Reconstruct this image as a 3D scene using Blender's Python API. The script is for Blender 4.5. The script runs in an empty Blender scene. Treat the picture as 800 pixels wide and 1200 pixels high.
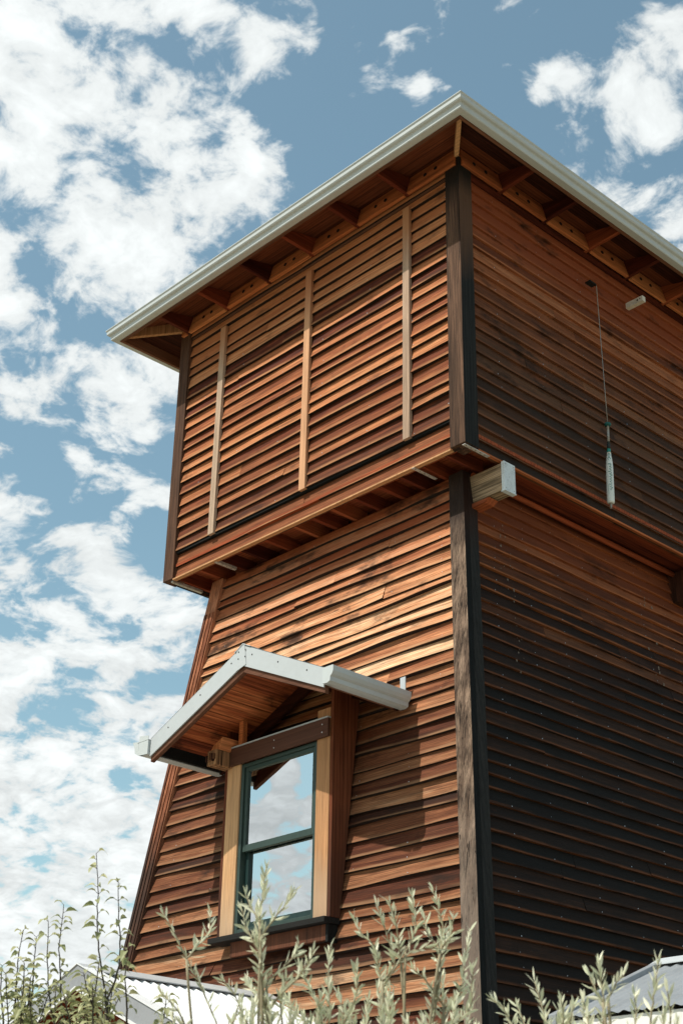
import bpy, math, random
from mathutils import Vector, Matrix
random.seed(7)
S = bpy.context.scene
COL = S.collection
OZ = 7.5                      # the tower is measured from the underside of its upper box, 7.5 m above the ground

# ------------------------------------------------------------------ camera
F = 1728.56
CP = Vector((6.9026, -7.7649, -5.856))
yaw, pitch, roll = 0.8215, 0.4661, 0.0184
cd = Vector((-math.sin(yaw)*math.cos(pitch), math.cos(yaw)*math.cos(pitch), math.sin(pitch)))
r0 = cd.cross(Vector((0, 0, 1))).normalized(); u0 = r0.cross(cd)
cr = r0*math.cos(roll)+u0*math.sin(roll); cu = -r0*math.sin(roll)+u0*math.cos(roll)
cam = bpy.data.cameras.new('camera'); camo = bpy.data.objects.new('camera', cam); COL.objects.link(camo)
cam.sensor_fit = 'VERTICAL'; cam.sensor_height = 36; cam.sensor_width = 24; cam.lens = 36*F/1200
cam.dof.use_dof = True; cam.dof.focus_distance = 11.5; cam.dof.aperture_fstop = 6.3
cam.clip_start = .05; cam.clip_end = 5000
M = Matrix((cr, cu, -cd)).transposed().to_4x4(); M.translation = CP+Vector((0, 0, OZ)); camo.matrix_world = M
S.camera = camo
S.render.resolution_x = 682; S.render.resolution_y = 1024

def sight(x, y):              # direction of a spot of the photograph (800 x 1200)
    return (cd*F+cr*(x-400)-cu*(y-600)).normalized()
def at(x, y, t):              # the point t metres along it, in tower coordinates
    return CP+sight(x, y)*t

# ------------------------------------------------------------------ sky, sun, exposure
SUN_TO = Vector((-.2, -.70, 1.10)).normalized()
SUN_EL = math.asin(SUN_TO.z); SUN_ROT = math.atan2(SUN_TO.x, SUN_TO.y)
S.view_settings.view_transform = 'Standard'; S.view_settings.look = 'None'
S.view_settings.exposure = 0.14; S.view_settings.gamma = 1
SUN_STRENGTH = 5.0; SKY = .125; CLOUD = 7.3

w = bpy.data.worlds.new('World'); S.world = w; w.use_nodes = True
nt = w.node_tree; nt.nodes.clear()
def N(nt, t, **k):
    n = nt.nodes.new(t)
    for a, b in k.items(): setattr(n, a, b)
    return n
def L(nt, a, b): nt.links.new(a, b)
def MATH(nt, op, a, b=None, c=None, clamp=False):
    n = N(nt, 'ShaderNodeMath', operation=op); n.use_clamp = clamp
    for i, v in enumerate((a, b, c)):
        if v is None: continue
        if isinstance(v, (int, float)): n.inputs[i].default_value = v
        else: L(nt, v, n.inputs[i])
    return n.outputs[0]
def MIXC(nt, f, a, b, mode='MIX'):
    n = N(nt, 'ShaderNodeMix', data_type='RGBA', blend_type=mode)
    for i, v in ((0, f), (6, a), (7, b)):
        if isinstance(v, (int, float)): n.inputs[i].default_value = v
        elif isinstance(v, tuple): n.inputs[i].default_value = (*v, 1) if len(v) == 3 else v
        else: L(nt, v, n.inputs[i])
    return n.outputs[2]
def NOISE(nt, vec, scale, detail=4, rough=.5, dist=0, lac=2):
    n = N(nt, 'ShaderNodeTexNoise'); L(nt, vec, n.inputs['Vector'])
    n.inputs['Scale'].default_value = scale; n.inputs['Detail'].default_value = detail
    n.inputs['Roughness'].default_value = rough; n.inputs['Distortion'].default_value = dist; n.inputs['Lacunarity'].default_value = lac
    return n.outputs['Fac']
def RANGE(nt, v, a, b, c=0, d=1, smooth=True):
    n = N(nt, 'ShaderNodeMapRange', interpolation_type='SMOOTHSTEP' if smooth else 'LINEAR'); L(nt, v, n.inputs[0])
    for i, x in enumerate((a, b, c, d)): n.inputs[i+1].default_value = x
    return n.outputs[0]
def VM(nt, op, a, b=None, scale=None):
    n = N(nt, 'ShaderNodeVectorMath', operation=op)
    for i, v in enumerate((a, b)):
        if v is None: continue
        if isinstance(v, (tuple, Vector)): n.inputs[i].default_value = tuple(v)
        else: L(nt, v, n.inputs[i])
    if scale is not None: n.inputs['Scale'].default_value = scale
    return n
# clouds of the sky: a thin broken layer, thicker patches where the photograph has them (directions of the sky)
tc = N(nt, 'ShaderNodeTexCoord'); D = tc.outputs['Generated']
sx = N(nt, 'ShaderNodeSeparateXYZ'); L(nt, D, sx.inputs[0])
zz = MATH(nt, 'ADD', MATH(nt, 'MAXIMUM', sx.outputs[2], 0.0), .22)
cx = N(nt, 'ShaderNodeCombineXYZ'); L(nt, MATH(nt, 'DIVIDE', sx.outputs[0], zz), cx.inputs[0]); L(nt, MATH(nt, 'DIVIDE', sx.outputs[1], zz), cx.inputs[1])
P = cx.outputs[0]
wq = N(nt, 'ShaderNodeTexNoise'); L(nt, P, wq.inputs['Vector']); wq.inputs['Scale'].default_value = 6.5; wq.inputs['Detail'].default_value = 3
warp = VM(nt, 'SCALE', VM(nt, 'SUBTRACT', wq.outputs['Color'], (.5, .5, .5)).outputs[0], scale=.10).outputs[0]
PW = VM(nt, 'ADD', P, warp).outputs[0]
n1 = NOISE(nt, PW, 13.5, 10, .62)
n2 = NOISE(nt, VM(nt, 'ADD', PW, (7.3, 2.1, 0)).outputs[0], 3.0, 4, .5)
dens = MATH(nt, 'ADD', MATH(nt, 'MULTIPLY', MATH(nt, 'SUBTRACT', n1, .5), 5.0), MATH(nt, 'MULTIPLY', MATH(nt, 'SUBTRACT', n2, .5), 1.6))
BLOBS = [  # x, y, radius, weight
 (20, 40, 110, 0.90), (-60, 150, 120, 0.60), (130, 25, 60, 0.57), (200, 0, 50, 0.57), (150, 130, 60, 0.57), (50, 180, 90, 0.50), (235, 165, 62, 1.11), (290, 185, 45, 0.57),
 (100, 300, 110, 0.65), (200, 235, 70, 0.50), (20, 380, 110, 0.55), (150, 430, 90, 0.55), (60, 470, 80, 0.45), (150, 520, 60, 0.57), (20, 590, 55, 0.78), (90, 600, 55, 0.98),
 (330, 40, 50, 0.78), (300, 60, 34, 0.51), (440, 62, 30, 0.95), (500, 115, 26, 0.85), (525, 15, 16, 0.40), (475, 75, 14, -.5), (600, 82, 26, 0.71), (660, 92, 34, 0.84), (722, 25, 22, 0.57), (785, 45, 42, 0.84),
 (740, 150, 62, 1.18), (690, 180, 40, 0.64), (790, 195, 45, 0.64), (785, 262, 45, 0.98), (40, 715, 110, 0.60), (150, 760, 90, 0.60), (40, 840, 80, 0.25), (120, 900, 120, 0.60),
 (40, 990, 140, 0.75), (150, 1060, 160, 0.70), (60, 1150, 160, 0.60), (200, 980, 100, 0.50), (400, 1100, 300, 0.30),
 (100, 288, 36, -0.55), (35, 525, 46, -0.75), (110, 545, 34, -0.30), (190, 645, 50, -0.65), (70, 818, 38, -0.42), (25, 885, 32, -0.30), (190, 785, 26, -0.30), (20, 95, 26, -0.20), (150, 195, 24, -0.30), (205, 325, 34, -0.35), (345, 70, 30, .7), (365, 12, 22, .5), (640, 100, 22, .6), (420, 30, 20, .6), (520, 108, 18, .6), (700, 200, 34, .6), (765, 130, 40, .6), (205, 60, 50, -0.55),
 (250, 90, 60, -0.55), (345, 120, 70, -0.60), (390, 20, 34, -0.50), (560, 60, 46, -0.50), (610, 140, 60, -0.55), (700, 60, 50, -0.50), (640, 20, 70, -0.40), (330, 210, 60, -0.35), (430, 150, 40, -0.30), (130, 650, 40, -0.30), (790, 120, 30, -0.30), (480, 0, 24, -0.20), (240, 340, 40, -0.30)]
acc = None
def mirrored(x, y): v = sight(x, y); return Vector((v.x, -v.y, v.z))      # the sky behind the photographer, seen in the window
SKYBLOBS = [(sight(a, b), c, d) for a, b, c, d in BLOBS]+[(mirrored(a, b), c, d) for a, b, c, d in
    [(335, 905, 20, 1.3), (318, 945, 26, 1.2), (345, 965, 30, .9), (300, 975, 26, .8), (296, 915, 22, -2.6), (366, 898, 17, -2.4), (350, 928, 12, -1.2), (300, 1010, 12, -1.0), (352, 990, 10, -.8), (340, 1040, 40, .35)]]
for (bdir, br_, bw_) in SKYBLOBS:
    dt = VM(nt, 'DOT_PRODUCT', D, bdir).outputs['Value']
    s = br_/F
    g = MATH(nt, 'EXPONENT', MATH(nt, 'MULTIPLY', MATH(nt, 'SUBTRACT', dt, 1.0), 2/(s*s)))
    g = MATH(nt, 'MULTIPLY', g, bw_)
    acc = g if acc is None else MATH(nt, 'ADD', acc, g)
acc = MATH(nt, 'MINIMUM', acc, .47)
top_ = MATH(nt, 'MULTIPLY', MATH(nt, 'EXPONENT', MATH(nt, 'MULTIPLY', MATH(nt, 'SUBTRACT', VM(nt, 'DOT_PRODUCT', D, sight(15, 15)).outputs['Value'], 1.0), 2/(85/F)**2)), .55)
acc = MATH(nt, 'ADD', acc, top_)
dens = MATH(nt, 'ADD', dens, acc)
# a paler veil towards the horizon
hz = RANGE(nt, sx.outputs[2], .05, .42, .62, 0)
dens = MATH(nt, 'SUBTRACT', MATH(nt, 'ADD', dens, hz), .16)
mask = RANGE(nt, dens, -.08, .55)
mask = MATH(nt, 'POWER', mask, .85)
core = RANGE(nt, dens, .35, 1.3)
shade = NOISE(nt, VM(nt, 'ADD', PW, (3.1, 9.2, 0)).outputs[0], 6.5, 7, .6)
lowband = RANGE(nt, sx.outputs[2], .60, .22, 0, 1)
shade = MATH(nt, 'MULTIPLY', RANGE(nt, shade, .60, .38, 0, .15), MATH(nt, 'ADD', .35, MATH(nt, 'MULTIPLY', lowband, .65)))
cb = MATH(nt, 'MULTIPLY', MATH(nt, 'ADD', .90, MATH(nt, 'MULTIPLY', core, .18)), MATH(nt, 'SUBTRACT', 1, shade))
ccol = VM(nt, 'SCALE', (.955, 1.0, 1.0)); L(nt, MATH(nt, 'MULTIPLY', cb, CLOUD), ccol.inputs['Scale'])
sky = N(nt, 'ShaderNodeTexSky', sky_type='NISHITA'); sky.sun_disc = False
sky.sun_elevation = SUN_EL; sky.sun_rotation = SUN_ROT; sky.altitude = 100; sky.air_density = 1.0; sky.dust_density = 1.2; sky.ozone_density = 1.2
skyc = MIXC(nt, 1.0, sky.outputs[0], (1.36, 1.47, 1.14), 'MULTIPLY')
out = MIXC(nt, mask, skyc, ccol.outputs[0])
bg = N(nt, 'ShaderNodeBackground'); L(nt, out, bg.inputs[0]); bg.inputs[1].default_value = SKY
wo = N(nt, 'ShaderNodeOutputWorld'); L(nt, bg.outputs[0], wo.inputs[0])
w.cycles.sampling_method = 'MANUAL'; w.cycles.sample_map_resolution = 1024

sd = bpy.data.lights.new('sun', 'SUN'); sd.energy = SUN_STRENGTH; sd.angle = math.radians(.55); sd.color = (1, .94, .84)
so = bpy.data.objects.new('sun', sd); COL.objects.link(so)
so.rotation_euler = SUN_TO.to_track_quat('Z', 'Y').to_euler(); so.location = (0, -10, 30)

# ------------------------------------------------------------------ materials
def newmat(name):
    m = bpy.data.materials.new(name); m.use_nodes = True
    nt = m.node_tree; b = nt.nodes['Principled BSDF']
    b.inputs['Specular IOR Level'].default_value = .3
    return m, nt, b
def setc(b, c): b.inputs['Base Color'].default_value = (*c, 1)
def bump(nt, b, h, strength=.4, dist=.01):
    n = N(nt, 'ShaderNodeBump'); n.inputs['Strength'].default_value = strength; n.inputs['Distance'].default_value = dist
    L(nt, h, n.inputs['Height']); L(nt, n.outputs[0], b.inputs['Normal'])

def wood(name, stops, axis=None, wear_shade=(), edge=None, rough=.8, grain=1.0, knots=.0, contrast=1.0, bumpy=.5, char=.55):
    """stops: colours picked per board; axis None = the board's own UVs (u along, v across), else object axis of the grain;
    weather: (colour, z0, z1, amount, spread) stains and painted shade that come in between heights z0 (none) and z1 (full)"""
    m, nt, b = newmat(name)
    att = N(nt, 'ShaderNodeAttribute', attribute_name='tint'); tint = att.outputs['Fac']
    if axis is None:
        uv = N(nt, 'ShaderNodeTexCoord').outputs['UV']; src = uv; sc = (1.1, 2.2, 1)
        sep = N(nt, 'ShaderNodeSeparateXYZ'); L(nt, uv, sep.inputs[0]); vv = sep.outputs[1]
    else:
        src = N(nt, 'ShaderNodeTexCoord').outputs['Object']; sc = [16, 16, 16]; sc['xyz'.index(axis)] = 1.0; vv = None
    off = VM(nt, 'SCALE', (17.3, 5.1, 9.7)); L(nt, tint, off.inputs['Scale'])
    mp = VM(nt, 'MULTIPLY', src, tuple(sc)).outputs[0]
    v = VM(nt, 'ADD', mp, off.outputs[0]).outputs[0]
    g1 = NOISE(nt, v, 1.3*grain, 6, .62, .6 if axis is None else .15)
    fine = NOISE(nt, VM(nt, 'MULTIPLY', v, (1.4, 3.6, 3.6) if axis is None else tuple(5 if s > 2 else 1.5 for s in sc)).outputs[0], 1.6, 4, .7)
    rings = N(nt, 'ShaderNodeTexWave', wave_type='BANDS', bands_direction='Y' if axis in (None, 'x', 'z') else 'X')
    L(nt, v, rings.inputs['Vector']); rings.inputs['Scale'].default_value = 1.4 if axis is None else .5; rings.inputs['Distortion'].default_value = 7; rings.inputs['Detail'].default_value = 3; rings.inputs['Detail Scale'].default_value = .8
    cr_ = N(nt, 'ShaderNodeValToRGB'); e = cr_.color_ramp.elements
    while len(e) < len(stops): e.new(.5)
    for i, (p_, c) in enumerate(stops): e[i].position = p_; e[i].color = (*c, 1)
    fac = MATH(nt, 'ADD', tint, MATH(nt, 'MULTIPLY', MATH(nt, 'SUBTRACT', g1, .5), .9*contrast), clamp=True)
    L(nt, fac, cr_.inputs[0]); c = cr_.outputs[0]
    k = MATH(nt, 'ADD', MATH(nt, 'MULTIPLY', MATH(nt, 'SUBTRACT', fine, .5), 2.7*contrast), MATH(nt, 'MULTIPLY', MATH(nt, 'SUBTRACT', rings.outputs['Fac'], .5), .35*contrast))
    k = MATH(nt, 'MAXIMUM', MATH(nt, 'ADD', k, 1.0), .18)
    stv = VM(nt, 'MULTIPLY', v, (.45, 1.9, 1.9) if axis is None else tuple(1.7 if s > 2 else .5 for s in sc)).outputs[0]
    streak = RANGE(nt, NOISE(nt, VM(nt, 'ADD', stv, (3.3, 8.1, 1.7)).outputs[0], 1.5, 5, .7, .4), .56, .70, 1, 1-.62*contrast)
    k = MATH(nt, 'MULTIPLY', k, streak)
    kc = N(nt, 'ShaderNodeCombineColor'); [L(nt, k, kc.inputs[i]) for i in range(3)]
    c = MIXC(nt, 1, c, kc.outputs[0], 'MULTIPLY')
    geo = N(nt, 'ShaderNodeNewGeometry'); sp = N(nt, 'ShaderNodeSeparateXYZ'); L(nt, geo.outputs['Position'], sp.inputs[0])
    big = NOISE(nt, VM(nt, 'MULTIPLY', geo.outputs['Position'], (1, 1, .8)).outputs[0], 1.3, 5, .6)
    if edge and vv is not None:
        col, wd, am = edge
        ef = RANGE(nt, MATH(nt, 'ADD', vv, MATH(nt, 'MULTIPLY', MATH(nt, 'SUBTRACT', fine, .5), .3)), wd, wd*.35, 0, am)
        ef = MATH(nt, 'MULTIPLY', ef, RANGE(nt, NOISE(nt, v, .9, 3, .6), .35, .6, .15, 1))
        c = MIXC(nt, ef, c, col)
    for (col, z0, z1, am, spread) in wear_shade:
        h = RANGE(nt, sp.outputs[2], z0+OZ, z1+OZ, 0, 1, False)
        t = MATH(nt, 'ADD', MATH(nt, 'MULTIPLY', h, 1+2*spread), -spread)
        t = MATH(nt, 'ADD', t, MATH(nt, 'MULTIPLY', MATH(nt, 'SUBTRACT', MATH(nt, 'ADD', MATH(nt, 'MULTIPLY', g1, .6), MATH(nt, 'MULTIPLY', big, .6)), .6), 5*spread), clamp=True)
        t = MATH(nt, 'ADD', t, MATH(nt, 'MULTIPLY', MATH(nt, 'MULTIPLY', MATH(nt, 'SUBTRACT', .55, tint), .35), MATH(nt, 'MULTIPLY', t, MATH(nt, 'SUBTRACT', 1.4, t))), clamp=True)
        if edge and vv is not None and edge[2] > .3:
            t = MATH(nt, 'MULTIPLY', t, MATH(nt, 'SUBTRACT', 1, MATH(nt, 'MULTIPLY', ef, .28)))
        c = MIXC(nt, MATH(nt, 'MULTIPLY', t, am), c, col)
    if axis == 'z' and contrast > 1.2:
        cv = VM(nt, 'MULTIPLY', src, (55, 55, 1.6)).outputs[0]
        ck = RANGE(nt, NOISE(nt, cv, 1.0, 5, .6, .8), .585, .64, 0, .9)
        c = MIXC(nt, ck, c, (.018, .012, .009))
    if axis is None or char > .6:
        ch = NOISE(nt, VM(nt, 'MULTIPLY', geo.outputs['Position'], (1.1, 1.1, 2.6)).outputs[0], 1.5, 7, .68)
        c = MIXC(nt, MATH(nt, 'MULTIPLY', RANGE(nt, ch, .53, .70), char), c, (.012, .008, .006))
    if knots:
        vo = N(nt, 'ShaderNodeTexVoronoi'); L(nt, VM(nt, 'MULTIPLY', v, (1.3, .5, .5) if axis is None else (1, 1, 1)).outputs[0], vo.inputs['Vector']); vo.inputs['Scale'].default_value = 1.1
        kn = RANGE(nt, vo.outputs['Distance'], .10, .04, 0, knots)
        c = MIXC(nt, kn, c, (.035, .015, .01))
    L(nt, c, b.inputs['Base Color']); b.inputs['Roughness'].default_value = rough; b.inputs['Specular IOR Level'].default_value = .12
    bump(nt, b, MATH(nt, 'ADD', fine, MATH(nt, 'MULTIPLY', g1, .6)), bumpy, .006)
    return m

WARM = [(0, (.036, .009, .005)), (.25, (.115, .026, .010)), (.5, (.235, .074, .029)), (.75, (.42, .160, .066)), (1, (.58, .29, .14))]
WARM_LOW = [(0, (.028, .009, .005)), (.25, (.105, .026, .011)), (.5, (.225, .078, .034)), (.75, (.45, .20, .095)), (1, (.64, .40, .24))]
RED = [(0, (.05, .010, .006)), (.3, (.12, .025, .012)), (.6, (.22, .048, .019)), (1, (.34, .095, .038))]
BROWN = [(0, (.035, .013, .007)), (.35, (.115, .036, .015)), (.7, (.23, .074, .029)), (1, (.36, .15, .07))]
DARKG = (.018, .022, .020)
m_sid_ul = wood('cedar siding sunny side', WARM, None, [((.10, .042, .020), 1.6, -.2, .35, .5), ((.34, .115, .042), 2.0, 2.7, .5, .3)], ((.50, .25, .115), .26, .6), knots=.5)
m_sid_ll = wood('cedar siding weathered sunny side', WARM_LOW, None, [((.28, .060, .020), -.9, -.2, .6, .35), ((.028, .014, .009), -1.3, -2.6, .48, .45)], ((.54, .31, .165), .24, .5), knots=.6, char=.85)  # red-darkened towards the top, painting the shade under the upper box
m_sid_ur = wood('cedar siding worn and shade darkened', BROWN, None, [((.020, .016, .012), 2.35, .7, .84, .42), ((.25, .062, .025), 2.0, 2.5, .75, .12)], ((.38, .14, .06), .24, .85), knots=.5, char=.85)  # weathering deepened to paint in the shade on this side
m_sid_lr = wood('cedar siding blackened by wear and painted shade', [(0, (.012, .006, .004)), (.4, (.045, .017, .009)), (.75, (.12, .040, .017)), (1, (.24, .09, .038))], None, [((.20, .055, .024), -.9, -.2, .7, .2), ((.008, .0075, .007), -.35, -1.75, .96, .22)], ((.44, .150, .052), .20, .85), knots=.4)  # black wear, with the wall's shade also put into the colour
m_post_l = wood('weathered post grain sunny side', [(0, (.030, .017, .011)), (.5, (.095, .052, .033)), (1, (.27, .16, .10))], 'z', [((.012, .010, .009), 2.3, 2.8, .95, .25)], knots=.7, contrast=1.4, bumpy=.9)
m_post_r = wood('worn post grain in painted shade', [(0, (.008, .010, .011)), (.6, (.022, .022, .021)), (1, (.07, .05, .038))], 'z', [((.16, .08, .045), 1.4, 2.4, .5, .3), ((.012, .012, .012), 2.5, 2.85, .95, .2)], contrast=.9)  # dark face combines wear with shade put into its colour
m_post_lf = wood('brown post grain', [(0, (.035, .018, .012)), (.5, (.11, .055, .033)), (1, (.20, .11, .07))], 'z', knots=.4)
m_trim_gray = wood('silvered trim wood', [(0, (.085, .056, .040)), (.5, (.30, .21, .15)), (1, (.56, .43, .32))], 'z', [((.02, .012, .010), -.85, -.25, .92, .25), ((.15, .12, .10), -2.2, -4.6, .65, .4)], knots=.7, contrast=1.35, bumpy=.9)
m_hooddeck = wood('stained hood decking', [(0, (.05, .012, .006)), (.4, (.14, .032, .014)), (.8, (.34, .085, .03)), (1, (.48, .15, .055))], 'y', contrast=1.2, char=.9)
m_trim_black = wood('worn trim wood in painted shade', [(0, (.006, .007, .007)), (.6, (.013, .014, .014)), (1, (.03, .028, .026))], 'z', [((.03, .012, .008), -.9, -.3, .7, .2)], contrast=.7)  # wear and shading are both painted into this dark side
m_leg = wood('red brown leg trim', [(0, (.08, .03, .018)), (.5, (.20, .07, .035)), (1, (.36, .15, .08))], 'z', [((.022, .018, .016), -1.9, -3.2, .85, .4)])
m_batten = wood('pale batten wood', [(0, (.26, .16, .105)), (.5, (.36, .25, .18)), (1, (.46, .34, .25))], 'z', [((.36, .15, .06), 1.9, 2.7, .8, .25)], contrast=.7)
m_batten_o = wood('orange batten wood', [(0, (.30, .15, .08)), (.5, (.42, .22, .12)), (1, (.50, .28, .16))], 'z', [((.33, .12, .05), 1.9, 2.7, .8, .25)], contrast=.7)
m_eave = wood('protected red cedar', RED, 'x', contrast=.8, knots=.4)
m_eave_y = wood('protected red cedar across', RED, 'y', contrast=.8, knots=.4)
m_deck = wood('dark roof decking', [(0, (.03, .009, .006)), (.6, (.085, .024, .012)), (1, (.15, .045, .02))], 'x', contrast=.9)
m_deck_y = wood('dark roof decking across', [(0, (.03, .009, .006)), (.6, (.085, .024, .012)), (1, (.15, .045, .02))], 'y', contrast=.9)
m_block = wood('orange eave blocking', [(0, (.26, .075, .03)), (.5, (.50, .165, .06)), (1, (.55, .22, .09))], 'x', contrast=.8, knots=.4)
m_block_y = wood('orange eave blocking across', [(0, (.22, .06, .024)), (.5, (.42, .135, .05)), (1, (.55, .22, .09))], 'y', contrast=.8, knots=.4)
m_tan = wood('fresh tan cedar', [(0, (.38, .19, .09)), (.5, (.50, .28, .14)), (1, (.60, .37, .20))], 'z', [((.40, .30, .21), -3.0, -3.6, .6, .3)], contrast=.6, knots=.3)
m_cheek = wood('red brown cheek board', [(0, (.05, .014, .008)), (.5, (.12, .034, .015)), (1, (.20, .065, .030))], 'z', [((.03, .022, .018), -2.5, -3.6, .6, .4)], contrast=.8)
m_brown = wood('dark brown painted wood', [(0, (.055, .024, .016)), (1, (.10, .045, .03))], 'x', contrast=.4, rough=.6, bumpy=.2)
m_fascia = wood('brown fascia wood', [(0, (.10, .045, .028)), (1, (.19, .085, .05))], 'x', contrast=.6)
m_fascia_y = wood('brown fascia wood across', [(0, (.10, .045, .028)), (1, (.19, .085, .05))], 'y', contrast=.6)
m_beam = wood('weathered beam wood', [(0, (.11, .075, .045)), (.5, (.24, .165, .10)), (1, (.36, .26, .17))], 'x', knots=.4, contrast=1.4, bumpy=1)
m_beam_dark = wood('ragged dark beam wood', [(0, (.03, .012, .008)), (.5, (.09, .035, .02)), (1, (.30, .16, .08))], 'z', contrast=1.5, bumpy=1)
m_black = wood('black wood and painted shadow', [(0, (.008, .009, .009)), (1, (.018, .017, .016))], 'x', contrast=.4)  # real black parts, plus painted shadow under the panel and on the left eave
m_inner = wood('interior boards', [(0, (.10, .07, .05)), (1, (.22, .16, .11))], 'x', contrast=.5)

def paint(name, c, rough=.45, metal=0, dirt=.15, scale=6, streak=None):
    m, nt, b = newmat(name)
    t = N(nt, 'ShaderNodeTexCoord').outputs['Object']
    n = NOISE(nt, t, scale, 6, .65); n2_ = NOISE(nt, t, scale*8, 3, .6)
    k = MATH(nt, 'ADD', MATH(nt, 'MULTIPLY', n, .7), MATH(nt, 'MULTIPLY', n2_, .3))
    L(nt, MIXC(nt, RANGE(nt, k, .42, .70, 0, 1), c, tuple(x*(1-dirt*2.2)+.01*dirt for x in c)), b.inputs['Base Color'])
    b.inputs['Roughness'].default_value = rough; b.inputs['Metallic'].default_value = metal
    L(nt, RANGE(nt, n2_, .3, .7, rough-.06, rough+.1), b.inputs['Roughness'])
    bump(nt, b, n, .08, .004)
    return m
m_gutter = paint('warm white gutter metal', (.45, .485, .495), .42, 0, .03, 1.2)
m_white = paint('pale grey trim metal', (.42, .45, .47), .4, 0, .03, 2)
m_cap = paint('white beam cap metal', (.60, .66, .70), .4, .0, .14, 14)
m_strap = paint('pale galvanised strap', (.52, .50, .47), .5, .2, .25, 25)
m_roofw = paint('white corrugated metal', (.66, .67, .68), .38, 0, .03, 4)
m_roofg = paint('grey corrugated metal', (.27, .29, .31), .42, .2, .10, 4)
m_green = paint('dark green sash paint', (.012, .032, .030), .4, 0, .15, 9)
m_green_l = paint('lighter green sash paint', (.030, .052, .044), .45, 0, .12, 9)  # lighter green for the frame and upper sash
m_wallw = paint('whitewashed wall', (.72, .72, .70), .8, 0, .06, 3)
m_under = paint('shadow dark board underside', (.020, .011, .008), .9, 0, .2, 12)  # near-black undersides paint the shadow gaps between boards
m_barge = paint('shade grey barge metal', (.27, .28, .30), .45, 0, .05, 4)  # grey puts shade into the colour of the porch barge
m_flash = paint('grey flashing metal', (.40, .41, .42), .45, 0, .05, 4)
m_nail = paint('bright nail head', (.60, .60, .62), .35, .6, .1, 30)
m_hole = paint('drilled vent hole', (.008, .005, .004), .9, 0, 0, 3)
m_shell = paint('tar paper', (.012, .011, .010), .95, 0, .1, 3)
m_splash = paint('dried pale splash', (.20, .165, .13), .8, 0, .3, 60)
m_wire = paint('dull steel wire', (.30, .29, .27), .5, .4, .1, 9)
m_grip = paint('black grip tape', (.02, .03, .03), .7, 0, .2, 40)
m_teal = paint('teal paint', (.015, .22, .21), .35, 0, .1, 20)
m_tealdark = paint('dark teal rubber', (.012, .10, .095), .6, 0, .1, 20)
m_bat = paint('white bat enamel', (.66, .70, .68), .3, 0, .06, 20)
m_peg = paint('whitish wood peg', (.62, .58, .50), .6, 0, .2, 20)

m_glass, nt_, b_ = newmat('window glass')
nt_.nodes.remove(b_)
g_ = N(nt_, 'ShaderNodeBsdfGlossy'); g_.inputs['Roughness'].default_value = .008; g_.inputs['Color'].default_value = (.93, .96, .98, 1)
tn = N(nt_, 'ShaderNodeTexCoord').outputs['Object']
bn = N(nt_, 'ShaderNodeBump'); bn.inputs['Strength'].default_value = .12; bn.inputs['Distance'].default_value = .004
L(nt_, NOISE(nt_, tn, 2.5, 2, .5), bn.inputs['Height']); L(nt_, bn.outputs[0], g_.inputs['Normal'])
t_ = N(nt_, 'ShaderNodeBsdfTransparent'); t_.inputs[0].default_value = (.86, .92, .90, 1)
lw = N(nt_, 'ShaderNodeLayerWeight'); lw.inputs[0].default_value = .5
mx = N(nt_, 'ShaderNodeMixShader'); L(nt_, RANGE(nt_, lw.outputs['Fresnel'], 0, 1, .62, 1.0, False), mx.inputs[0]); L(nt_, t_.outputs[0], mx.inputs[1]); L(nt_, g_.outputs[0], mx.inputs[2])
L(nt_, mx.outputs[0], nt_.nodes['Material Output'].inputs[0])

def leafmat(name, c1, c2, trans=.35):
    m, nt, b = newmat(name)
    nt.nodes.remove(b)
    att = N(nt, 'ShaderNodeAttribute', attribute_name='tint').outputs['Fac']
    c = MIXC(nt, att, c1, c2)
    d = N(nt, 'ShaderNodeBsdfPrincipled'); L(nt, c, d.inputs['Base Color']); d.inputs['Roughness'].default_value = .5; d.inputs['Specular IOR Level'].default_value = .35
    tr = N(nt, 'ShaderNodeBsdfTranslucent'); L(nt, c, tr.inputs[0])
    mx = N(nt, 'ShaderNodeMixShader'); mx.inputs[0].default_value = trans
    L(nt, d.outputs[0], mx.inputs[1]); L(nt, tr.outputs[0], mx.inputs[2]); L(nt, mx.outputs[0], nt.nodes['Material Output'].inputs[0])
    return m
m_olive = leafmat('silvery olive leaf', (.50, .53, .36), (.82, .81, .64), .35)
m_pear = leafmat('yellow green pear leaf', (.22, .25, .11), (.52, .51, .29), .4)
m_ostem = paint('pale olive twig', (.30, .26, .17), .8, 0, .2, 20)
m_pstem = paint('dark sapling stem', (.07, .06, .045), .8, 0, .2, 20)

m_ground, nt_, b_ = newmat('dry grass and dirt')
gp = N(nt_, 'ShaderNodeNewGeometry').outputs['Position']
c_ = MIXC(nt_, RANGE(nt_, NOISE(nt_, gp, .7, 8, .65), .4, .6), (.36, .29, .20), (.16, .16, .08))
c_ = MIXC(nt_, RANGE(nt_, NOISE(nt_, gp, 9, 6, .7), .4, .65, 0, .6), c_, (.24, .19, .12))
L(nt_, c_, b_.inputs['Base Color']); b_.inputs['Roughness'].default_value = .95
bump(nt_, b_, NOISE(nt_, gp, 14, 6, .7), .6, .05)

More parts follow.
